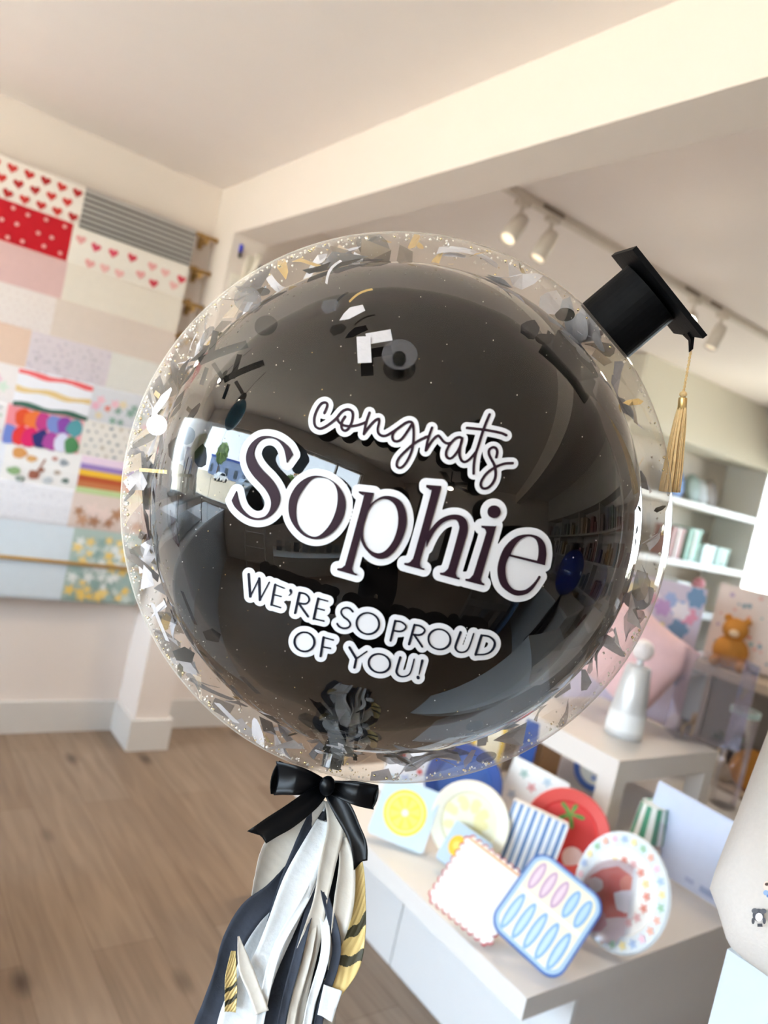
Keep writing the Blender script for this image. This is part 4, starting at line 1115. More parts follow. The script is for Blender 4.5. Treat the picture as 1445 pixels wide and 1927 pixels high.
# dark blue plate behind, cream plate
t = leaning('blue_plate', 'dark blue plate half hidden behind the big cream plate', 'plate', 850, 1592, 14, group=PLT, xy=(1.80, 1.66)); part(dish(.13, '#35599f', rim='#2f4f9a'), 'plate_body', t, smooth=True)
t = leaning('cream_plate', 'large round cream plate with faint yellow pattern in the middle of the bench', 'plate', 864, 1630, 16, group=PLT)
b = dish(.120, '#f2efd3', rim='#f6f3e2'); prints(b, [(blob(.085*math.cos(a)*r_, .12+.085*math.sin(a)*r_, .016, 7), '#ece3a9') for a, r_ in [(k*.7, .3+.09*(k % 7)) for k in range(14)]], .0075); part(b, 'plate_body', t)
t = leaning('small_lemon_napkins', 'small pale blue napkin pack with a lemon in front of the cream plate', 'napkins', 850, 1652, 35, roll=.3, hw=.06, group=PLT)
b = MB(); b.slab(rrect(-.062, .062, 0, .12, .008), -.004, .02, M('#b9cfe0')); prints(b, [(circle(-.025, .06, .024, .03), '#f2c53d'), (blob(.02, .08, .02), '#dfe9c8'), (blob(.03, .04, .018), '#7e9cc4'), (circle(-.025, .06, .012), '#f6dc74')], -.004); part(b, 'napkin_stack', t)
# scalloped beach towel napkins
def scallop(w, h, n, r):
    o = []
    for i in range(n): o += [(-w+2*w*(i+.5+.5*math.cos(a))/n if False else -w+2*w*i/n+(w/n)*(1-math.cos(a)), h+r*math.sin(a)) for a in [math.pi*k/4 for k in range(4)]]
    for i in range(n): o += [(w+r*math.sin(a), h-h*i/n-(h/2/n)*(1-math.cos(a))) for a in [math.pi*k/4 for k in range(4)]]
    for i in range(n): o += [(w-2*w*i/n-(w/n)*(1-math.cos(a)), -r*math.sin(a)) for a in [math.pi*k/4 for k in range(4)]]
    for i in range(n): o += [(-w-r*math.sin(a), h*i/n+(h/2/n)*(1-math.cos(a))) for a in [math.pi*k/4 for k in range(4)]]
    return o
t = leaning('scalloped_napkins', 'white napkin pack with red scalloped edge, front of the bench', 'napkins', 856, 1758, 36, roll=.34, hw=.09, group=PLT)
b = MB(); sc = scallop(.086, .18, 9, .011); b.slab(sc, -.004, .0, M('#b8474a')); b.slab([(x*.96, .0925+(y-.0925)*.96) for x, y in sc], -.006, -.0042, M('#f6f1ea')); b.slab([(x*.94, .0925+(y-.0925)*.94) for x, y in sc], .001, .022, M('#efe4d8'))
b.slab([(-.083, .173), (.083, .173), (.083, .180), (-.083, .180)], -.0075, -.0062, M('#e8b98e'))
prints(b, [(blob(.0, .12, .05, 9, 1.2, .5), '#f3e4d6')], -.006); part(b, 'napkin_stack', t)
# sardine tray
t = leaning('sardine_plate', 'blue rimmed rounded square plate printed with blue sardines, front corner of the bench', 'plate', 972, 1822, 36, roll=.36, hw=.09, group=PLT)
b = MB(); b.slab(rrect(-.10, .10, 0, .225, .04), -.002, .012, M('#4f6fae')); b.slab(rrect(-.095, .095, .005, .22, .037), -.004, -.0021, M('#a9c3dc'))
sh = [(rrect(-.086, .086, .013, .212, .03), '#efe7cf')]
for i in range(5):
    x = -.066+.033*i
    sh.append((circle(x, .062, .013, .05, 16), '#8fb4d9')); sh.append((circle(x, .062, .006, .040, 12), '#c3d8e8'))
    sh.append((circle(x, .165, .013, .038, 16), '#c9a7be' if i < 3 else '#8fb4d9')); sh.append((circle(x, .165, .006, .03, 12), '#e6cfd6' if i < 3 else '#b9d3e6'))
sh.append(([(-.086, .112), (.086, .118), (.086, .126), (-.086, .120)], '#eef3f6'))
prints(b, sh, -.004); part(b, 'plate_body', t)
# striped napkins and tomato plate
t = leaning('striped_napkins', 'stack of blue and white striped napkins left of the tomato plate', 'napkins', 974, 1652, 6, roll=.12, hw=.08, group=PLT)
b = MB(); b.slab(rrect(-.085, .085, 0, .19, .006), -.004, .03, M('#eef2f6'))
prints(b, [([(-.085+.0215*i, .0), (-.075+.0215*i, .0), (-.075+.0215*i, .19), (-.085+.0215*i, .19)], '#5f88bd' if i % 2 else '#86a5cc') for i in range(8)], -.004); part(b, 'napkin_stack', t)
t = leaning('tomato_plate', 'round red tomato plate with green leaves and a white spot', 'plate', 1044, 1656, 24, group=PLT)
b = dish(.132, '#d43a38', rim='#d9534d'); prints(b, [(flower(.0, .19, .045, 5, 40, .55), '#5d8f3f'), (circle(.035, .07, .032), '#f6dcd8'), (flower(.0, .19, .02, 5, 30, .5), '#76a64c')], .0072); part(b, 'plate_body', t)
t = leaning('floral_napkins', 'white napkin pack with small blue and green flowers behind the striped napkins', 'napkins', 972, 1566, 16, roll=.18, hw=.1, group=PLT)
b = MB(); b.slab(rrect(-.1, .1, 0, .20, .006), -.004, .02, M('#eef3f2')); prints(b, [(flower(x, y, .018, 5, 20), c) for x, y, c in ((-.05, .16, '#a3c6c0'), (.03, .17, '#b9d2df'), (-.01, .13, '#dca0a0'), (.06, .11, '#9fc0b4'), (-.06, .08, '#b9cfe0'))], -.004); part(b, 'napkin_stack', t)
t = leaning('berry_napkins', 'white napkin pack with small red berries left of the lemon napkins behind the bow', 'napkins', 720, 1525, 20, roll=.1, group=PLT, xy=(1.72, 1.86))
b = MB(); b.slab(rrect(-.08, .08, 0, .17, .006), -.004, .02, M('#e6eaf2')); prints(b, [(circle(-.03, .13, .012), '#cf4b4b'), (circle(.04, .1, .01), '#cf4b4b'), (flower(.0, .06, .02), '#8fa8d8')], -.004); part(b, 'napkin_stack', t)
t = leaning('yellow_box', 'yellow and white box behind the cream plate under the balloon', 'box', 990, 1500, 4, xy=(2.20, 1.95), group=PLT)
b = MB(); b.slab(rrect(-.06, .06, 0, .23, .004), -.03, .03, M('#ecc544')); prints(b, [(rrect(-.045, .045, .03, .2, .01), '#f6efd6')], -.03); part(b, 'carton', t)
t = leaning('blue_box', 'deep blue box right of the yellow one under the balloon', 'box', 1012, 1500, 4, xy=(2.33, 1.86), group=PLT)
b = MB(); b.slab(rrect(-.03, .03, 0, .25, .004), -.03, .03, M('#2f57a6')); part(b, 'carton', t)
# platter under the riser
t = leaning('blue_rimmed_platter', 'cream platter with blue rim standing under the riser table', 'plate', 1125, 1585, 8, rotz=math.radians(-62), group=PLT, xy=(2.62, 1.74), z=HB)
b = dish(.088, '#ece8dc', rim='#5573b8'); prints(b, [(flower(x, .088+y, .014), c) for x, y, c in ((-.03, .02, '#8f9fd0'), (.03, .03, '#d9b98f'), (.0, -.035, '#6f86c8'), (-.01, .05, '#e2c6c6'), (.035, -.02, '#c3a9cf'))], .0072); part(b, 'plate_body', t)
# large floral plates with a wrapped pack in front
t = leaning('floral_plate', 'largest round white plate with scattered pastel flowers at the bench end', 'plate', 1122, 1780, 16, rotz=math.radians(-97), group=PLT)
b = dish(.148, '#efece6', rim='#dfe6ea'); prints(b, [(flower(.127*math.cos(a), .148+.127*math.sin(a), .013, 5, 18), ['#e6b3a0', '#9fc3a4', '#e9d9a0', '#a9bfe0', '#e7c3cf'][k2 % 5]) for k2, a in enumerate([k*math.pi/13 for k in range(26)])], -.0085); prints(b, [(flower(.120*math.cos(a), .148+.120*math.sin(a), .014, 5, 18), random.choice(['#e6b3a0', '#9fc3a4', '#e9d9a0', '#a9bfe0', '#e7c3cf'])) for a in [k*math.pi/12 for k in range(24)]]+[(flower(.075*math.cos(a), .148+.075*math.sin(a), .014, 5, 18), random.choice(['#d98f7f', '#b7cfa4', '#e8cf98', '#d9a9a9'])) for a in [k*math.pi/8 for k in range(16)]], .0055); part(b, 'plate_body', t)
t = leaning('wrapped_napkins', 'clear wrapped pack with red coral print in front of the largest floral plate', 'napkins', 1124, 1788, 24, roll=.05, group=PLT)
b = MB(); b.slab(circle(0, .12, .082, .10), -.02, .02, M('#dcc0ba')); prints(b, [(blob(.0, .135, .066, 11), '#cf4a35'), (blob(.03, .17, .025, 9), '#e37a5c'), (blob(.03, .13, .03, 9), '#f1e6e2'), (blob(-.03, .06, .035, 9), '#c98084'), (blob(-.05, .14, .02, 9), '#e6d3cf')], -.02); part(b, 'pack', t)
b = MB(); b.slab(circle(0, .12, .086, .104), -.030, -.024, ACRYL); part(b, 'clear_wrap', t)
# green striped cups upside down in a stack
t = thing('striped_cup_stack', 'stack of green and white striped paper cups upside down beside the pale blue sign', 'paper cups', (2.33, 1.30, HB), group=PLT)
b = MB()
for k in range(16):
    a0, a1 = 2*math.pi*k/16, 2*math.pi*(k+1)/16
    vs = []
    for r, z in ((.056, .088), (.043, .205)):
        vs += [(r*math.cos(a0), r*math.sin(a0), z), (r*math.cos(a1), r*math.sin(a1), z)]
    b.add(vs, [(0, 1, 3, 2)], M('#e9f0ec' if k % 2 else '#4c9a7b'))
b.add([(.043*math.cos(2*math.pi*k/16), .043*math.sin(2*math.pi*k/16), .2) for k in range(16)], [tuple(range(16))], M('#e9f0ec')); part(b, 'cup', t)
b = MB()
for i in range(6): b.lathe([(.052, .012*i+.004), (.056, .012*i+.004), (.0555, .012*i+.013), (.05, .012*i+.014)], M(['#c9b4a6', '#dfcfc3'][i % 2]), 24)
b.lathe([(0, 0), (.05, 0), (.05, .088)], M('#bda494'), 24); part(b, 'cup_rims', t)
# pale blue sign board
t = leaning('pale_blue_board', 'tall pale blue board leaning on the bench behind the striped cups', 'board', 1300, 1720, 5, rotz=math.radians(-88), xy=(2.34, 1.20))
b = MB(); b.slab([(-.12, 0), (.19, 0), (.19, .26), (-.12, .27)], -.002, .004, M('#cdd8f0')); part(b, 'panel', t)
b = MB(); b.slab([(.10, .15), (.185, .15), (.185, .255), (.10, .255)], -.006, -.0025, M('#cfd9f0')); part(b, 'pocket', t)
b = MB(); b.slab([(-.14, 0), (-.03, 0), (-.03, .16), (-.14, .16)], -.05, -.046, ACRYL); part(b, 'clear_stand', t)
b = MB(); prints(b, [(rrect(.10, .15, .015, .035, .003), '#9fb0d6'), (rrect(.05, .08, .02, .035, .003), '#aebbdd')], -.002); part(b, 'printed_marks', t)

# ------------------------------------------------------------------ on the riser
SILV = mat('silver_foil_can', '#dfe2e4', 0.3, metal=0.3, noise=0.08, scale=20)
p = at(1168, 1362, 2, RT)
t = thing('silver_canister', 'silver and white tapered canister on top of the riser table', 'canister', (2.62, 1.66, RT))
b = MB(); b.lathe([(0, 0), (.072, 0), (.074, .02), (.062, .16), (.048, .275), (.042, .282), (0, .282)], SILV, 28); part(b, 'body', t, smooth=True)
b = MB(); b.tube((0, 0, .28), (0, 0, .31), .012, SILV); b.ball((0, 0, .345), .042, mat('white_knob', '#eee9ea', .5), 18); part(b, 'lid_knob', t, label='round white knob', smooth=True)
b = MB(); b.lathe([(.0742, .03), (.0690, .10)], M('#eef2f4'), 28); part(b, 'label_band', t, smooth=True)
t = thing('pink_pillow', 'soft pink cushion standing behind the silver canister', 'cushion', (2.82, 1.94, RT+.08), Matrix.Rotation(math.radians(-56), 4, 'Z').__matmul__(Matrix.Rotation(math.radians(28), 4, 'Y')).to_euler())
b = MB()
n = 14; vs = []
for s_ in (-1, 1):
    for j in range(n+1):
        for i in range(n+1):
            u, w = i/n*2-1, j/n*2-1
            d = ((1-u**4)*(1-w**4))
            vs.append((u*.21*(1-.08*(1-d)), s_*.075*d**.6, .20+w*.20*(1-.08*(1-abs(u)))))
fs = [(s_*(n+1)**2+j*(n+1)+i, s_*(n+1)**2+j*(n+1)+i+1, s_*(n+1)**2+(j+1)*(n+1)+i+1, s_*(n+1)**2+(j+1)*(n+1)+i) for s_ in (0, 1) for j in range(n) for i in range(n)]
b.add(vs, fs, mat('pink_plush', '#f6d0d3', 0.9, noise=0.06, sheen=0.4)); part(b, 'cover', t, smooth=True)
t = leaning('floral_gift_bag', 'pale lilac gift bag covered in pink, blue and yellow flowers behind the pink cushion', 'gift bag', 0, 0, 3, rotz=math.radians(-48), xy=(3.22, 2.02), z=HB)
b = MB(); b.slab([(-.33, 0), (.20, 0), (.20, .86), (-.33, .86)], -.05, .05, M('#dcd3e6'))
fl = []
for i in range(70):
    x, z = random.uniform(-.29, .16), random.uniform(.42, .82)
    fl.append((flower(x, z, random.uniform(.03, .055), 6, 36, .14), random.choice(['#eaa3c0', '#8fa4d8', '#7fa2c8', '#f0e2b4', '#f3eef6', '#c9a4d6', '#6fa3a0', '#e9c6b8', '#a8bde6'])))
prints(b, fl, -.05); part(b, 'bag', t)
t = thing('acrylic_case', 'clear acrylic display case at the right of the riser top', 'display case', (3.05, 1.56, RT), (0, 0, math.radians(-35)))
b = MB(); b.box(-.15, .12, -.06, -.057, 0, .36, ACRYL); b.box(-.15, .12, .057, .06, 0, .36, ACRYL); b.box(-.15, -.147, -.057, .057, 0, .36, ACRYL); b.box(.117, .12, -.057, .057, 0, .36, ACRYL); part(b, 'clear_walls', t)
b = MB(); b.box(-.147, .117, -.057, .057, 0, .004, ACRYL); part(b, 'clear_base', t)
GOLDH = mat('gold_bunny_wire', '#dcb98a', 0.4, metal=0.4)
t = thing('gold_ornament', 'small gold wire ornament inside the clear acrylic case', 'ornament', (2.98, 1.60, RT+.005))
b = MB(); b.path([(-.04, 0, .0), (-.045, 0, .04), (-.02, 0, .06), (0, 0, .05), (.01, 0, .1), (.02, 0, .055), (.035, 0, .1), (.035, 0, .04), (.03, 0, 0)], .004, GOLDH, 6); part(b, 'wire', t, smooth=True)
t = thing('glass_tumbler', 'clear glass tumbler with pale mint rim right of the riser', 'glass', (3.25, 1.52, HB))
b = MB(); b.lathe([(0, 0), (.055, 0), (.060, .42), (.055, .42)], ACRYL, 24); part(b, 'bowl', t, smooth=True)
b = MB(); b.lathe([(.0605, .40), (.0615, .425), (.054, .425)], M('#cfe6e0'), 24); part(b, 'rim', t, smooth=True)
b = MB(); b.box(2.40, 2.52, 1.84, 1.96, HB, HB+.22, M('#b98f66')); b.build('kraft_box', label='brown kraft box on the bench behind the riser leg', cat='box')

# ------------------------------------------------------------------ second display behind: tiered stand with toys
TX = 3.9
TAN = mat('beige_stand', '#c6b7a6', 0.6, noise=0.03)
tz = [at(1400, 1275, 0, TX-.25).z, at(1400, 1500, 0, TX-.25).z]
y1s = at(1262, 1400, 0, TX).y
st = thing('tiered_stand', 'beige tiered display stand behind the riser at the right edge', 'display stand', (TX, 1.6, 0))
for z in tz:
    b = MB(); b.box(TX-.25, TX+.25, .8, y1s, z-.045, z, TAN); b.build('shelf', st)
for y in (.8, y1s-.03):
    b = MB(); b.box(TX+.20, TX+.25, y, y+.03, 0, tz[0]-.045, TAN); b.build('post', st)
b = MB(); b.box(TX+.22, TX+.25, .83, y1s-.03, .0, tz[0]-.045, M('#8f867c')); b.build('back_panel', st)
def placeX(px, py, x): return at(px, py, 0, x)
TC = math.radians(-66)
pb = placeX(1400, 1250, TX-.1)
t = leaning('floral_bag', 'blush gift bag sprinkled with small red and blue flowers at the right edge', 'gift bag', 0, 0, 6, rotz=TC, xy=(TX-.02, pb.y), z=tz[0])
b = MB(); b.slab([(-.23, 0), (.34, 0), (.34, .40), (-.23, .40)], -.05, .05, M('#eadcd6'))
fl = []
for i in range(46):
    fl.append((flower(random.uniform(-.21, .32), random.uniform(.03, .38), random.uniform(.008, .018), 5, 14), random.choice(['#e07f6a', '#8fb7bd', '#b7a0c0', '#e6a07f', '#e3b6ae', '#7fa0b0'])))
prints(b, fl, -.05); part(b, 'bag', t)
BEAR = mat('honey_brown_print', '#c98a3c', 0.8, noise=0.08)
t = thing('toy_bear', 'honey brown toy bear sitting in front of the blush floral bag', 'toy bear', (TX-.16, placeX(1368, 1250, TX-.16).y, tz[0]), (0, 0, TC))
b = MB(); b.ball((0, 0, .085), .085, BEAR, 18, (1, .7, 1)); part(b, 'body', t, smooth=True)
b = MB(); b.ball((0, -.01, .20), .062, BEAR, 18, (1, .8, .95)); part(b, 'head', t, smooth=True)
for s_ in (-1, 1):
    b = MB(); b.ball((s_*.045, 0, .25), .02, BEAR, 10); part(b, 'ear', t, smooth=True)
    b = MB(); b.ball((s_*.06, -.05, .03), .03, BEAR, 12, (.9, 1.3, .9)); part(b, 'leg', t, smooth=True)
b = MB(); b.ball((0, -.06, .185), .024, M('#ead2ae'), 12, (1, .7, .8)); part(b, 'muzzle', t, smooth=True)
p = placeX(1412, 1440, TX-.15)
t = thing('orange_cushion', 'round orange cushion on the lower tier at the right edge', 'cushion', (TX-.13, p.y, tz[1]), (0, 0, TC))
b = MB(); b.lathe([(0, .04), (.06, .038), (.09, .025), (.10, 0), (.09, -.025), (.06, -.038), (0, -.04)], mat('orange_cotton', '#cf8f3f', 0.8, noise=0.05), 28, (0, 0, .10), (0, -1, .2)); part(b, 'cushion', t, smooth=True)
t = thing('toy_rabbit', 'small cream toy on the lower tier left of the orange cushion', 'toy', (TX-.17, placeX(1378, 1470, TX-.17).y+.05, tz[1]), (0, 0, TC))
b = MB(); b.ball((0, 0, .045), .045, M('#dccbb2'), 14, (1.1, .8, 1)); part(b, 'body', t, smooth=True)
b = MB(); b.ball((-.03, -.02, .10), .03, M('#e6d8c2'), 12); part(b, 'head', t, smooth=True)
for s_ in (-1, 1):
    b = MB(); b.ball((-.03+s_*.012, -.01, .14), .01, M('#e6d8c2'), 8, (1, 1, 2.4)); part(b, 'ear', t, smooth=True)
p = placeX(1405, 1350, TX+.05)
t = thing('potted_plant', 'small green plant in a dark pot on the lower tier behind the orange cushion', 'potted plant', (TX+.08, p.y+.06, tz[1]))
b = MB(); b.lathe([(0, 0), (.05, 0), (.065, .11), (.055, .11), (.05, .09)], M('#4a3b32'), 18); part(b, 'pot', t, smooth=True)
b = MB()
for i in range(60):
    a = random.uniform(0, 6.28); e = random.uniform(.2, 1.3); L_ = random.uniform(.07, .15)
    d = Vector((math.cos(a)*math.cos(e), math.sin(a)*math.cos(e), math.sin(e))); s_ = d.cross(Vector((0, 0, 1))).normalized()*.012
    c = Vector((0, 0, .09))
    b.add([c, c+d*L_*.6+s_, c+d*L_, c+d*L_*.6-s_], [(0, 1, 2, 3)], M('#5f7a55' if i % 2 else '#48633f'))
part(b, 'foliage', t)

# ------------------------------------------------------------------ tote on its pedestal at the right edge, close by
PW = mat('white_pedestal_paint', '#c9d0d5', 0.5, noise=0.01)
PD = 1.0
def nearp(x, y, d=PD): return at_depth(x, y, d)
pc = nearp(1445, 1850, 1.02)
ptop = nearp(1372, 1768, 1.0).z-.01
t = thing('pedestal', 'white square pedestal at the lower right edge under the cream tote', 'pedestal', (pc.x, pc.y, 0))
c1 = nearp(1372, 1772, 1.0)
edge = Vector((c1.x, c1.y))
b = MB(); b.box(edge.x, edge.x+.30, edge.y-.34, edge.y, 0, ptop, PW); b.build('column', t)
CANV = mat('cream_canvas', '#d5cdc6', 0.85, noise=0.05, scale=260, bump=0.25)
outl = [(1335, 1672), (1350, 1625), (1385, 1535), (1412, 1462), (1445, 1375), (1475, 1300), (1560, 1290), (1640, 1360), (1660, 1700), (1560, 1905), (1500, 1872), (1445, 1838), (1400, 1805), (1375, 1782), (1366, 1765), (1350, 1712)]
tote = thing('canvas_tote', 'cream canvas tote bag with tiny animal prints on the pedestal at the right edge', 'bag', nearp(1400, 1800, 1.0))
b = MB()
cxm, cym = 1490, 1600
rings = [(1.0, .97, .0), (.97, .955, 0), (.80, .935, 0), (.5, .925, 0), (.02, .922, 0)]
vs = []
for s_, d, _ in rings:
    vs += [nearp(cxm+(x-cxm)*s_, cym+(y-cym)*s_, d) for x, y in outl]
k_ = len(outl)
vs += [nearp(x, y, 1.03) for x, y in outl]
b.add(vs, [(j*k_+i, j*k_+(i+1) % k_, (j+1)*k_+(i+1) % k_, (j+1)*k_+i) for j in range(4) for i in range(k_)]+[(i, 5*k_+i, 5*k_+(i+1) % k_, (i+1) % k_) for i in range(k_)]+[tuple(5*k_+i for i in range(k_))], CANV)
b.build('bag_body', tote, smooth=True)
def tote_art(name, shapes, label):
    b = MB()
    for j, (poly, c) in enumerate(shapes):
        b.add([nearp(x, y, .9205-.0002*j) for x, y in poly], [tuple(range(len(poly)))], M(c))
    b.build(name, tote, label=label)
tote_art('printed_motif', [(circle(1427, 1722, 11, 12), '#46464c'), (circle(1428, 1726, 7, 8), '#efe6e6'), (circle(1420, 1714, 6, 5), '#5a5a60'), (circle(1436, 1715, 6, 5), '#5a5a60'), (circle(1417, 1733, 3, 6), '#46464c'), (circle(1438, 1733, 3, 6), '#46464c'), ([(1425, 1738), (1434, 1738), (1435, 1744), (1425, 1744)], '#3a3a40')], 'small grey motif with two rounded buns')
tote_art('printed_motif', [(circle(1443, 1667, 7, 9), '#e9d2c4'), (circle(1443, 1664, 4, 3), '#4a3026'), (circle(1441, 1680, 5, 5), '#8faad0'), (circle(1446, 1686, 4, 3), '#5d7fb8')], 'small peach and blue motif')
# ------------------------------------------------------------------ the shop behind the photographer (seen in the black balloon)
DW = mat('shelf_white', '#d9d4cd', 0.5, noise=0.01)
cu = thing('window_counter', 'long white counter along the street window reflected in the balloon', 'counter', (-1.0, 2.1, 0))
b = MB(); b.box(XW+.01, .33, 1.70, 2.45, 0, .87, M('#a9a6a3')); b.build('counter_body', cu)
b = MB(); b.box(XW+.01, .34, 1.69, 2.46, .87, .90, GREYW); b.build('worktop', cu)
# metal display frame with bottles
fr = thing('metal_display_frame', 'black metal display frame on the window counter', 'display frame', (-.85, 2.1, .9))
fx0, fx1, fy0, fy1 = -1.25, -.45, 1.78, 2.38
for x in (fx0, fx1):
    for y in (fy0, fy1):
        b = MB(); b.tube((x, y, .90), (x, y, 1.18), .008, BLACKM, 6); b.build('post', fr)
b = MB(); b.box(fx0-.01, fx1+.01, fy0-.01, fy1+.01, 1.18, 1.20, M('#77736f')); b.build('top_tray', fr)
b = MB(); b.box(fx0, fx1, fy0, fy1, .92, .93, M('#8a8784')); b.build('lower_tray', fr)
for i, (x, y, h, c) in enumerate(((-1.15, 2.25, .25, '#8ea2a8'), (-1.0, 2.1, .32, '#5a2730'), (-.85, 2.2, .28, '#b9c3c8'), (-.75, 1.95, .34, '#6a2a34'), (-.62, 2.1, .30, '#aab6ba'), (-.55, 2.3, .22, '#d6dde0'), (-1.1, 1.9, .18, '#e9eef0'))):
    b = MB(); b.lathe([(0, 0), (.032, 0), (.032, h*.6), (.012, h*.75), (.012, h), (0, h)], mat('bottle_'+c.strip('#'), c, .12), 16, (x, y, 1.2)); b.build('bottle', label=['squat grey-green bottle', 'dark red bottle at the back left', 'pale grey bottle', 'tallest dark red bottle', 'pale bottle near the front edge', 'short milky bottle', 'short white bottle at the corner'][i]+' on the black metal frame', cat='bottle', group='bottles on the metal display frame', smooth=True)
for i in range(3):
    y = 1.80+.1*i
    b = MB(); b.slab([(y-.03, .86), (y+.03, .86), (y+.035, 1.12), (y-.028, 1.13)], 0, .01, M('#7a1f28'))
    b.v = [(fx1+.03+v[1], v[0], v[2]) for v in b.v]
    b.build('fabric_tag', label='hanging dark red fabric tag at the end of the metal frame', cat='tag', group='red tags on the metal frame')
# low white cabinet under the window and a ladder rack
cb = thing('low_cabinet', 'low white display cabinet under the street window reflected in the balloon', 'cabinet', (-2.0, -.35, 0))
b = MB(); b.box(XW+.01, -1.85, -1.15, .42, 0, .42, DW); b.build('cabinet_body', cb)
for i in range(8):
    y = -1.05+.19*i
    b = MB(); b.box(-2.15, -2.12, y-.06, y+.06, .42, .60, M(['#9aa4ad', '#6f7780', '#b0aaa2', '#7d8791'][i % 4])); b.build('framed_card', label='small framed card, number %s from the right-hand end of the low white cabinet' % ['one', 'two', 'three', 'four', 'five', 'six', 'seven', 'eight'][i], cat='card', group='framed cards on the low cabinet')
lr = thing('ladder_rack', 'pale ladder rack leaning beside the low cabinet', 'rack', (-2.1, .85, 0))
for y in (.60, 1.05):
    b = MB(); b.tube((-1.9, y, 0), (-2.2, y, 1.0), .018, DW); b.build('rail', lr)
for k in range(4):
    z = .2+.24*k; x = -1.9-.3*z
    b = MB(); b.tube((x, .60, z), (x, 1.05, z), .012, DW); b.build('rung', lr)
# wall of stock shelves on the partition
su = thing('stock_shelf_wall', 'wall of white stock shelves with cupboards above, reflected at the right of the balloon', 'shelf unit', (PX-.2, -1.5, 0))
X0_, X1_ = PX-.36, PX-.001
b = MB(); b.box(X0_-.03, X1_, -3.2, .08, 2.12, ZC-.001, DW); b.build('bulkhead', su)
ys = [.08, -.72, -1.52, -2.32, -3.2]
for y in ys:
    b = MB(); b.box(X0_, X1_, y-.015, y+.015, 0, 2.12, DW); b.build('upright', su)
for i in range(4):
    for z in (.62, 1.0, 1.38, 1.76):
        b = MB(); b.box(X0_, X1_, ys[i+1]+.015, ys[i]-.015, z-.03, z, DW); b.build('shelf', su)
cols = ['#b7a9a0', '#8b6f63', '#a9b2ba', '#c9b7a0', '#6e7880', '#9c5b54', '#d8cfc4', '#5f7d6e', '#b08a4e', '#81708c']
nb = 0
CN = dict(zip(cols, ['grey-beige', 'brown', 'blue-grey', 'sand', 'slate', 'rust', 'cream', 'green', 'ochre', 'mauve']))
for i in range(4):
    for z in (.62, 1.0, 1.38, 1.76):
        y = ys[i]-.05
        while y > ys[i+1]+.08:
            w = random.uniform(.05, .11); h = random.uniform(.12, .27)
            if random.random() < .8 and nb < 95:
                b = MB(); c = random.choice(cols); b.box(X0_+.05, X0_+.22, y-w, y, z, z+h, M(c)); b.build('boxed_gift', label='%s boxed gift on the %s stock shelf' % (CN[c], {.62: 'lowest', 1.0: 'second lowest', 1.38: 'second highest', 1.76: 'highest'}[z]), cat='box', group='boxed gifts on the stock shelves'); nb += 1
            y -= w+.02
ct_ = thing('sales_counter', 'white sales counter in front of the stock shelves', 'counter', (2.0, -.9, 0))
b = MB(); b.box(1.75, 2.25, -2.1, -.35, 0, .92, M('#aeb0b2')); b.build('counter_body', ct_)
b = MB(); b.box(1.72, 2.28, -2.13, -.32, .92, .95, GREYW); b.build('worktop', ct_)
# display table with posters in the middle of the back
dt_ = thing('card_display_rack', 'low rack of cards reflected below the lettering', 'rack', (.9, -1.6, 0))
b = MB(); b.box(.55, 1.25, -1.95, -1.35, 0, .62, M('#77716a')); b.build('rack_body', dt_)
for i in range(6):
    b = MB(); b.box(.60+.11*i, .69+.11*i, -1.345, -1.33, .1, .5, M(['#5a5048', '#8a8178', '#4c5560'][i % 3])); b.build('card', label='greeting card, %s from the left on the front of the low rack' % ['first', 'second', 'third', 'fourth', 'fifth', 'sixth'][i], cat='card', group='cards on the low rack')
b = MB(); b.box(1.35, 1.38, -1.9, -1.3, 0, 1.0, M('#5d84ad')); b.build('poster_board', label='blue poster board standing beside the low card rack', cat='board')
# back wall door
d = thing('door_1', None, None, (0.5, YB+.02, 0)); d['kind'] = 'structure'
b = MB(); b.box(.05, .95, YB, YB+.04, 0, 2.05, DW); b.build('door_leaf', d)
b = MB(); b.box(.15, .85, YB+.04, YB+.05, .9, 1.9, M('#3a3026')); b.build('door_light', d)
# ceiling fan with lamp
fn = thing('ceiling_fan', 'dark ceiling fan with a lit lamp reflected above the lettering', 'ceiling fan', (-.4, -2.2, ZC-.32))
FB = mat('dark_fan_wood', '#2a221c', .5)
b = MB(); b.tube((-.4, -2.2, ZC-.30), (-.4, -2.2, ZC), .015, BLACKM); b.build('rod', fn)
b = MB(); b.lathe([(0, .1), (.09, .08), (.1, .02), (.06, -.02), (0, -.02)], BLACKM, 20, (-.4, -2.2, ZC-.32)); b.build('motor', fn, smooth=True)
for k in range(5):
    a = 2*math.pi*k/5+.3
    b = MB(); u = Vector((math.cos(a), math.sin(a), 0)); w = Vector((-math.sin(a), math.cos(a), .15)).normalized()
    c = Vector((-.4, -2.2, ZC-.27))
    P = [c+u*.1+w*.04, c+u*.62+w*.07, c+u*.62-w*.07, c+u*.1-w*.04]
    b.add(P+[p-Vector((0, 0, .008)) for p in P], [(0, 1, 2, 3), (7, 6, 5, 4), (0, 4, 5, 1), (1, 5, 6, 2), (2, 6, 7, 3), (3, 7, 4, 0)], FB); b.build('blade', fn)
b = MB(); b.ball((-.4, -2.2, ZC-.38), .075, GLOW2, 16, (1, 1, .6)); b.build('lamp', fn, label='lit lamp', smooth=True)
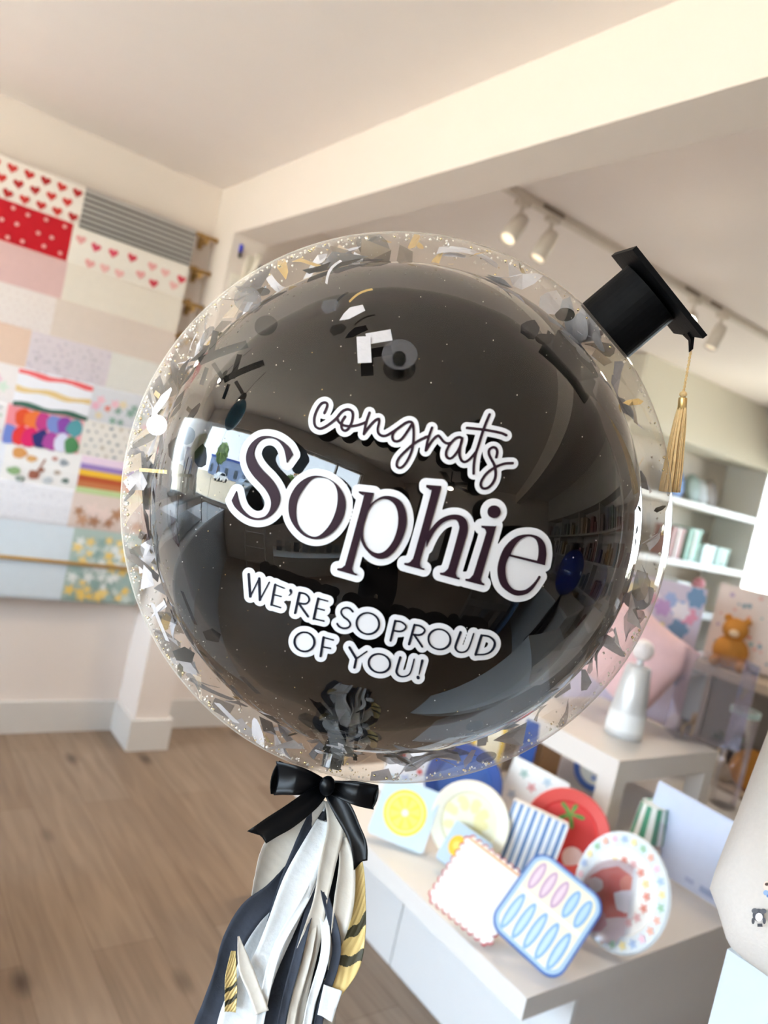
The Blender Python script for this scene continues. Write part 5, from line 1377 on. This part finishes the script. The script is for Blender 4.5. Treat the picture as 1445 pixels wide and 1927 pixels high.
# round warm ceiling lamps near the window
for i, (x, y) in enumerate(((-.55, 2.0), (-1.0, 1.5))):
    l = thing('pendant_lamp', ['pendant lamp above the window counter, nearer the wrapping paper', 'pendant lamp above the window counter, nearer the street window'][i], 'lamp', (x, y, 2.2), group='pendant lamps above the window counter')
    b = MB(); b.tube((x, y, 2.32), (x, y, ZC), .006, BLACKM, 6); b.build('cord', l)
    b = MB(); b.lathe([(.012, .12), (.05, .1), (.075, .0), (.07, .0), (.045, .09)], BLACKM, 18, (x, y, 2.2)); b.build('lamp_shade', l, smooth=True)
    b = MB(); b.ball((x, y, 2.225), .045, GLOW2, 14); b.build('bulb', l, smooth=True)
# other balloons
bb = thing('blue_bubble_balloon', 'dark blue bubble balloon with a small black cap, reflected at the right of the lettering', 'balloon', (1.62, -.62, 1.30))
BLU = mat('navy_balloon', '#0f2f86', .06, noise=0.0, ior=1.6)
b = MB(); b.ball((1.62, -.62, 1.30), .22, BLU, 40); b.build('bubble', bb, smooth=True)
b = MB(); b.box(1.54, 1.70, -.70, -.54, 1.565, 1.573, FELT); b.box(1.57, 1.65, -.67, -.59, 1.51, 1.565, FELT); b.build('cap', bb)
b = MB()
for k in range(10):
    a = 2*math.pi*k/10
    b.path([(1.62, -.62, 1.08), (1.62+.05*math.cos(a), -.62+.05*math.sin(a), .85), (1.62+.09*math.cos(a), -.62+.09*math.sin(a), .45)], [.01, .025, .018], INKT, 6)
b.build('streamers', bb, smooth=True)
tb = thing('teal_balloon', 'teal foil balloon floating by the street window', 'balloon', (-.9, 1.35, 2.02))
b = MB(); b.ball((-.9, 1.35, 2.02), .13, mat('teal_balloon_skin', '#1d7fa3', .12, noise=0), 28, (1, 1, 1.2)); b.build('bubble', tb, smooth=True)
b = MB(); b.path([(-.9, 1.35, 1.87), (-.91, 1.36, 1.4), (-.9, 1.36, .95)], .002, M('#c9d3d8'), 5); b.build('string', tb)

# ------------------------------------------------------------------ person taking the picture
CLOTH = mat('black_clothes', '#0b0b0f', .85, noise=.1)
NAVY = mat('navy_trousers', '#12172a', .85, noise=.1)
SKIN = mat('skin', '#c99a80', .5, noise=.04)
HAIR = mat('dark_brown_hair', '#2a1b13', .6, noise=.2, scale=80)
SHOE = mat('white_shoes', '#d9d9d9', .5)
bk = Vector((-math.cos(YAW), -math.sin(YAW), 0)); rt = Vector((math.sin(YAW), -math.cos(YAW), 0))
hips = bk*.46; hips.z = .93
def P3(r_, b_, z): 
    v = hips+rt*r_+bk*b_; return Vector((v.x, v.y, z))
def skinmesh(name, pts, edges, mt, parent, root=0, sub=2):
    me = bpy.data.meshes.new(name)
    o3 = parent.location if parent is not None else Vector((0, 0, 0))
    me.from_pydata([tuple(Vector(p[:3])-o3) for p in pts], edges, [])
    me.materials.append(mt)
    o = bpy.data.objects.new(name, me); COL.objects.link(o); o.parent = parent
    md = o.modifiers.new('skin', 'SKIN'); md.use_smooth_shade = True
    sv = me.skin_vertices[0].data
    for i, p in enumerate(pts):
        sv[i].radius = (p[3], p[4] if len(p) > 4 else p[3]); sv[i].use_root = (i == root)
    s2 = o.modifiers.new('sub', 'SUBSURF'); s2.levels = sub; s2.render_levels = sub
    return o
person = thing('person', 'person in black clothes holding up a phone, reflected in the middle of the balloon', 'person', (hips.x, hips.y, 0))
ph_c = EYE - FWD*.012
RH = ph_c + RIGHT*.055 - UP*.05 - FWD*.02
LH = ph_c - RIGHT*.055 - UP*.06 - FWD*.02
def tp(v, *r): return (v.x, v.y, v.z, *r)
pts = [tp(P3(0, 0, .95), .14, .10), tp(P3(0, .01, 1.12), .125, .09), tp(P3(0, .01, 1.30), .15, .10), tp(P3(0, 0, 1.40), .12, .08), tp(P3(0, -.01, 1.47), .05, .05),
       tp(P3(.17, 0, 1.38), .055), tp(P3(.21, -.16, 1.20), .046), tp(RH*.85+P3(.21, -.16, 1.2)*.15, .030),
       tp(P3(-.17, 0, 1.38), .055), tp(P3(-.21, -.16, 1.20), .046), tp(LH*.85+P3(-.21, -.16, 1.2)*.15, .030),
       tp(P3(.09, 0, .88), .10), tp(P3(.10, -.02, .50), .062), tp(P3(.11, 0, .10), .045),
       tp(P3(-.09, 0, .88), .10), tp(P3(-.10, -.02, .50), .062), tp(P3(-.11, 0, .10), .045)]
body = skinmesh('body', pts, [(0, 1), (1, 2), (2, 3), (3, 4), (2, 5), (5, 6), (6, 7), (2, 8), (8, 9), (9, 10), (0, 11), (11, 12), (12, 13), (0, 14), (14, 15), (15, 16)], CLOTH, person)
hc = P3(0, -.02, 1.60)
b = MB(); b.ball(hc, .095, SKIN, 24, (.9, .9, 1.22)); b.ball(hc-bk*.092+Vector((0, 0, -.01)), .016, SKIN, 10, (1, 1, 1.4))
for s_ in (-1, 1):
    b.ball(hc-bk*.078+rt*s_*.032+Vector((0, 0, .015)), .012, M('#2a2320'), 8); b.ball(hc+rt*s_*.088, .02, SKIN, 8, (.6, .6, 1.2))
b.ball(hc-bk*.080+Vector((0, 0, -.052)), .02, M('#a85a52'), 10, (1, 1, .35))
b.tube(P3(0, 0, 1.44), hc-Vector((0, 0, .06)), .05, SKIN, 14)
b.build('head', person, smooth=True)
b = MB(); b.ball(hc+bk*.028+Vector((0, 0, .03)), .106, HAIR, 22, (.95, .95, 1.12)); b.path([hc+bk*.06+Vector((0, 0, 0)), hc+bk*.09+Vector((0, 0, -.12)), hc+bk*.09+Vector((0, 0, -.25))], [.08, .075, .03], HAIR, 12); b.build('hair', person, smooth=True)
for s_, H, el in ((1, RH, P3(.21, -.16, 1.2)), (-1, LH, P3(-.21, -.16, 1.2))):
    wr = H*.85+el*.15
    d = (H-wr).normalized()
    hp = [tp(wr, .026, .02), tp(H, .034, .016)]; ed = [(0, 1)]
    for f in range(4):
        base = H+UP*(.030-.020*f)+d*.01
        k0_ = len(hp)
        m1 = base+RIGHT*(-s_)*.012-FWD*.004; m2 = m1+RIGHT*(-s_)*(.024-.002*abs(f-1.5))-FWD*.0; m3 = m2+RIGHT*(-s_)*.018
        hp += [tp(m1, .0095), tp(m2, .0085), tp(m3, .0075)]; ed += [(1, k0_), (k0_, k0_+1), (k0_+1, k0_+2)]
    k0_ = len(hp)
    hp += [tp(H-UP*.03-FWD*.02+RIGHT*(-s_)*.008, .011), tp(H-UP*.012-FWD*.03+RIGHT*(-s_)*.025, .010), tp(H+UP*.008-FWD*.03+RIGHT*(-s_)*.036, .008)]; ed += [(0, k0_), (k0_, k0_+1), (k0_+1, k0_+2)]
    skinmesh('hand', hp, ed, SKIN, person)
    b = MB(); fx = P3(s_*.11, -.02, .0)
    b.ball((fx.x-bk.x*.06, fx.y-bk.y*.06, .045), .05, SHOE, 14, (1, 1, .85)); b.ball((fx.x, fx.y, .05), .052, SHOE, 14, (1, 1, .95)); b.ball((fx.x-bk.x*.13, fx.y-bk.y*.13, .035), .04, SHOE, 14, (1, 1, .8)); b.build('shoe', person, smooth=True)
ph = thing('phone', 'dark phone held up in both hands by the person in black', 'phone', ph_c)
b = MB()
R4 = Matrix((RIGHT, UP, FWD)).transposed()
k_ = rrect(-.036, .036, -.12, .03, .009)
b.add([ph_c+R4@Vector((x, y, -.004)) for x, y in k_]+[ph_c+R4@Vector((x, y, .003)) for x, y in k_], [tuple(range(len(k_))), tuple(range(len(k_), 2*len(k_)))]+[(i, (i+1) % len(k_), len(k_)+(i+1) % len(k_), len(k_)+i) for i in range(len(k_))], mat('phone_black', '#101014', .3))
b.build('phone_body', ph)

# ------------------------------------------------------------------ outside the street window
SAND = mat('sunlit_concrete', '#cdbb9f', .9, noise=.06, scale=2)
b = MB(); b.box(-70, XW-.2, -45, 45, -.35, -.15, SAND); b.build('ground_street', kind='structure')
b = MB(); b.box(XF+.2, 40, -45, 45, -.35, -.15, SAND); b.build('ground_yard', kind='structure')
for i, (x, y, w, h, c, lb) in enumerate(((-42, 22, 9, 4.5, '#8fa3c9', 'low blue shop building across the parking lot'), (-45, 4, 8, 4.0, '#d9cfc4', 'long pale shop building across the parking lot'), (-40, -12, 7, 6, '#efe6d6', 'tall cream building across the parking lot'))):
    t = thing('shop_building', lb, 'building', (x, y, -.15), group='buildings across the parking lot')
    b = MB(); b.box(x-3, x+3, y-w, y+w, -.15, h, M(c)); b.build('walls', t)
    b = MB(); b.box(x-3.2, x+3.3, y-w-.3, y+w+.3, h, h+.5, M(['#2f57b0', '#c0544c', '#c98f4a'][i])); b.build('roof_band', t)
    for k in range(4):
        yy = y-w+w*(.3+.5*k)
        b = MB(); b.box(x+3.0, x+3.05, yy-.8, yy+.8, .6, 2.6, M('#4b5a66')); b.build('window', t)
def car(x, y, c, lb, a):
    t = thing('parked_car', lb, 'car', (x, y, -.15), (0, 0, a), 'cars in the parking lot')
    b = MB(); prof = [(-2.1, .35), (-2.15, .75), (-1.3, .95), (-.7, 1.42), (.8, 1.42), (1.5, .98), (2.1, .85), (2.15, .35)]
    b.slab(prof, -.85, .85, M(c, .25)); part(b, 'car_body', t)
    b = MB(); g_ = [(-1.15, .98), (-.65, 1.36), (.75, 1.36), (1.3, 1.0)]; b.slab(g_, -.86, .86, M('#2a3238', .1)); part(b, 'windows', t)
    for wx in (-1.35, 1.35):
        for wy in (-.8, .8):
            b = MB(); b.tube((wx, wy-.1, .33), (wx, wy+.1, .33), .33, BLACKM, 18); part(b, 'wheel', t)
car(-9.0, 1.6, '#5f6a72', 'grey parked car nearest the street window', 1.35)
car(-24, 14, '#e6e9ec', 'white car far across the parking lot', .3)
car(-26, 8, '#9fb0c4', 'pale blue car far across the parking lot', .3)
def tree(x, y, h, lb):
    t = thing('street_tree', lb, 'tree', (x, y, -.15), group='trees across the parking lot')
    b = MB(); b.path([(x, y, -.15), (x+.1, y, h*.4), (x, y+.1, h*.75)], [.22, .16, .08], M('#6d5640'), 8); b.build('trunk', t, smooth=True)
    b = MB()
    for i in range(500):
        d = Vector((random.gauss(0, 1), random.gauss(0, 1), random.gauss(0, 1))).normalized()*random.uniform(.5, 1)
        c = Vector((x+d.x*h*.28, y+d.y*h*.28, h*.68+d.z*h*.30)); q = Vector((random.gauss(0, 1), random.gauss(0, 1), random.gauss(0, 1))).normalized()*h*.05; r_ = q.orthogonal()
        b.add([c-q, c+r_, c+q, c-r_], [(0, 1, 2, 3)], M('#5e7d3c' if i % 2 else '#7d9a50'))
    b.build('crown', t)
tree(-26, 17, 6.5, 'bushy green tree beside the blue shop building')
tree(-33, -3, 5, 'smaller green tree before the pale shop building')
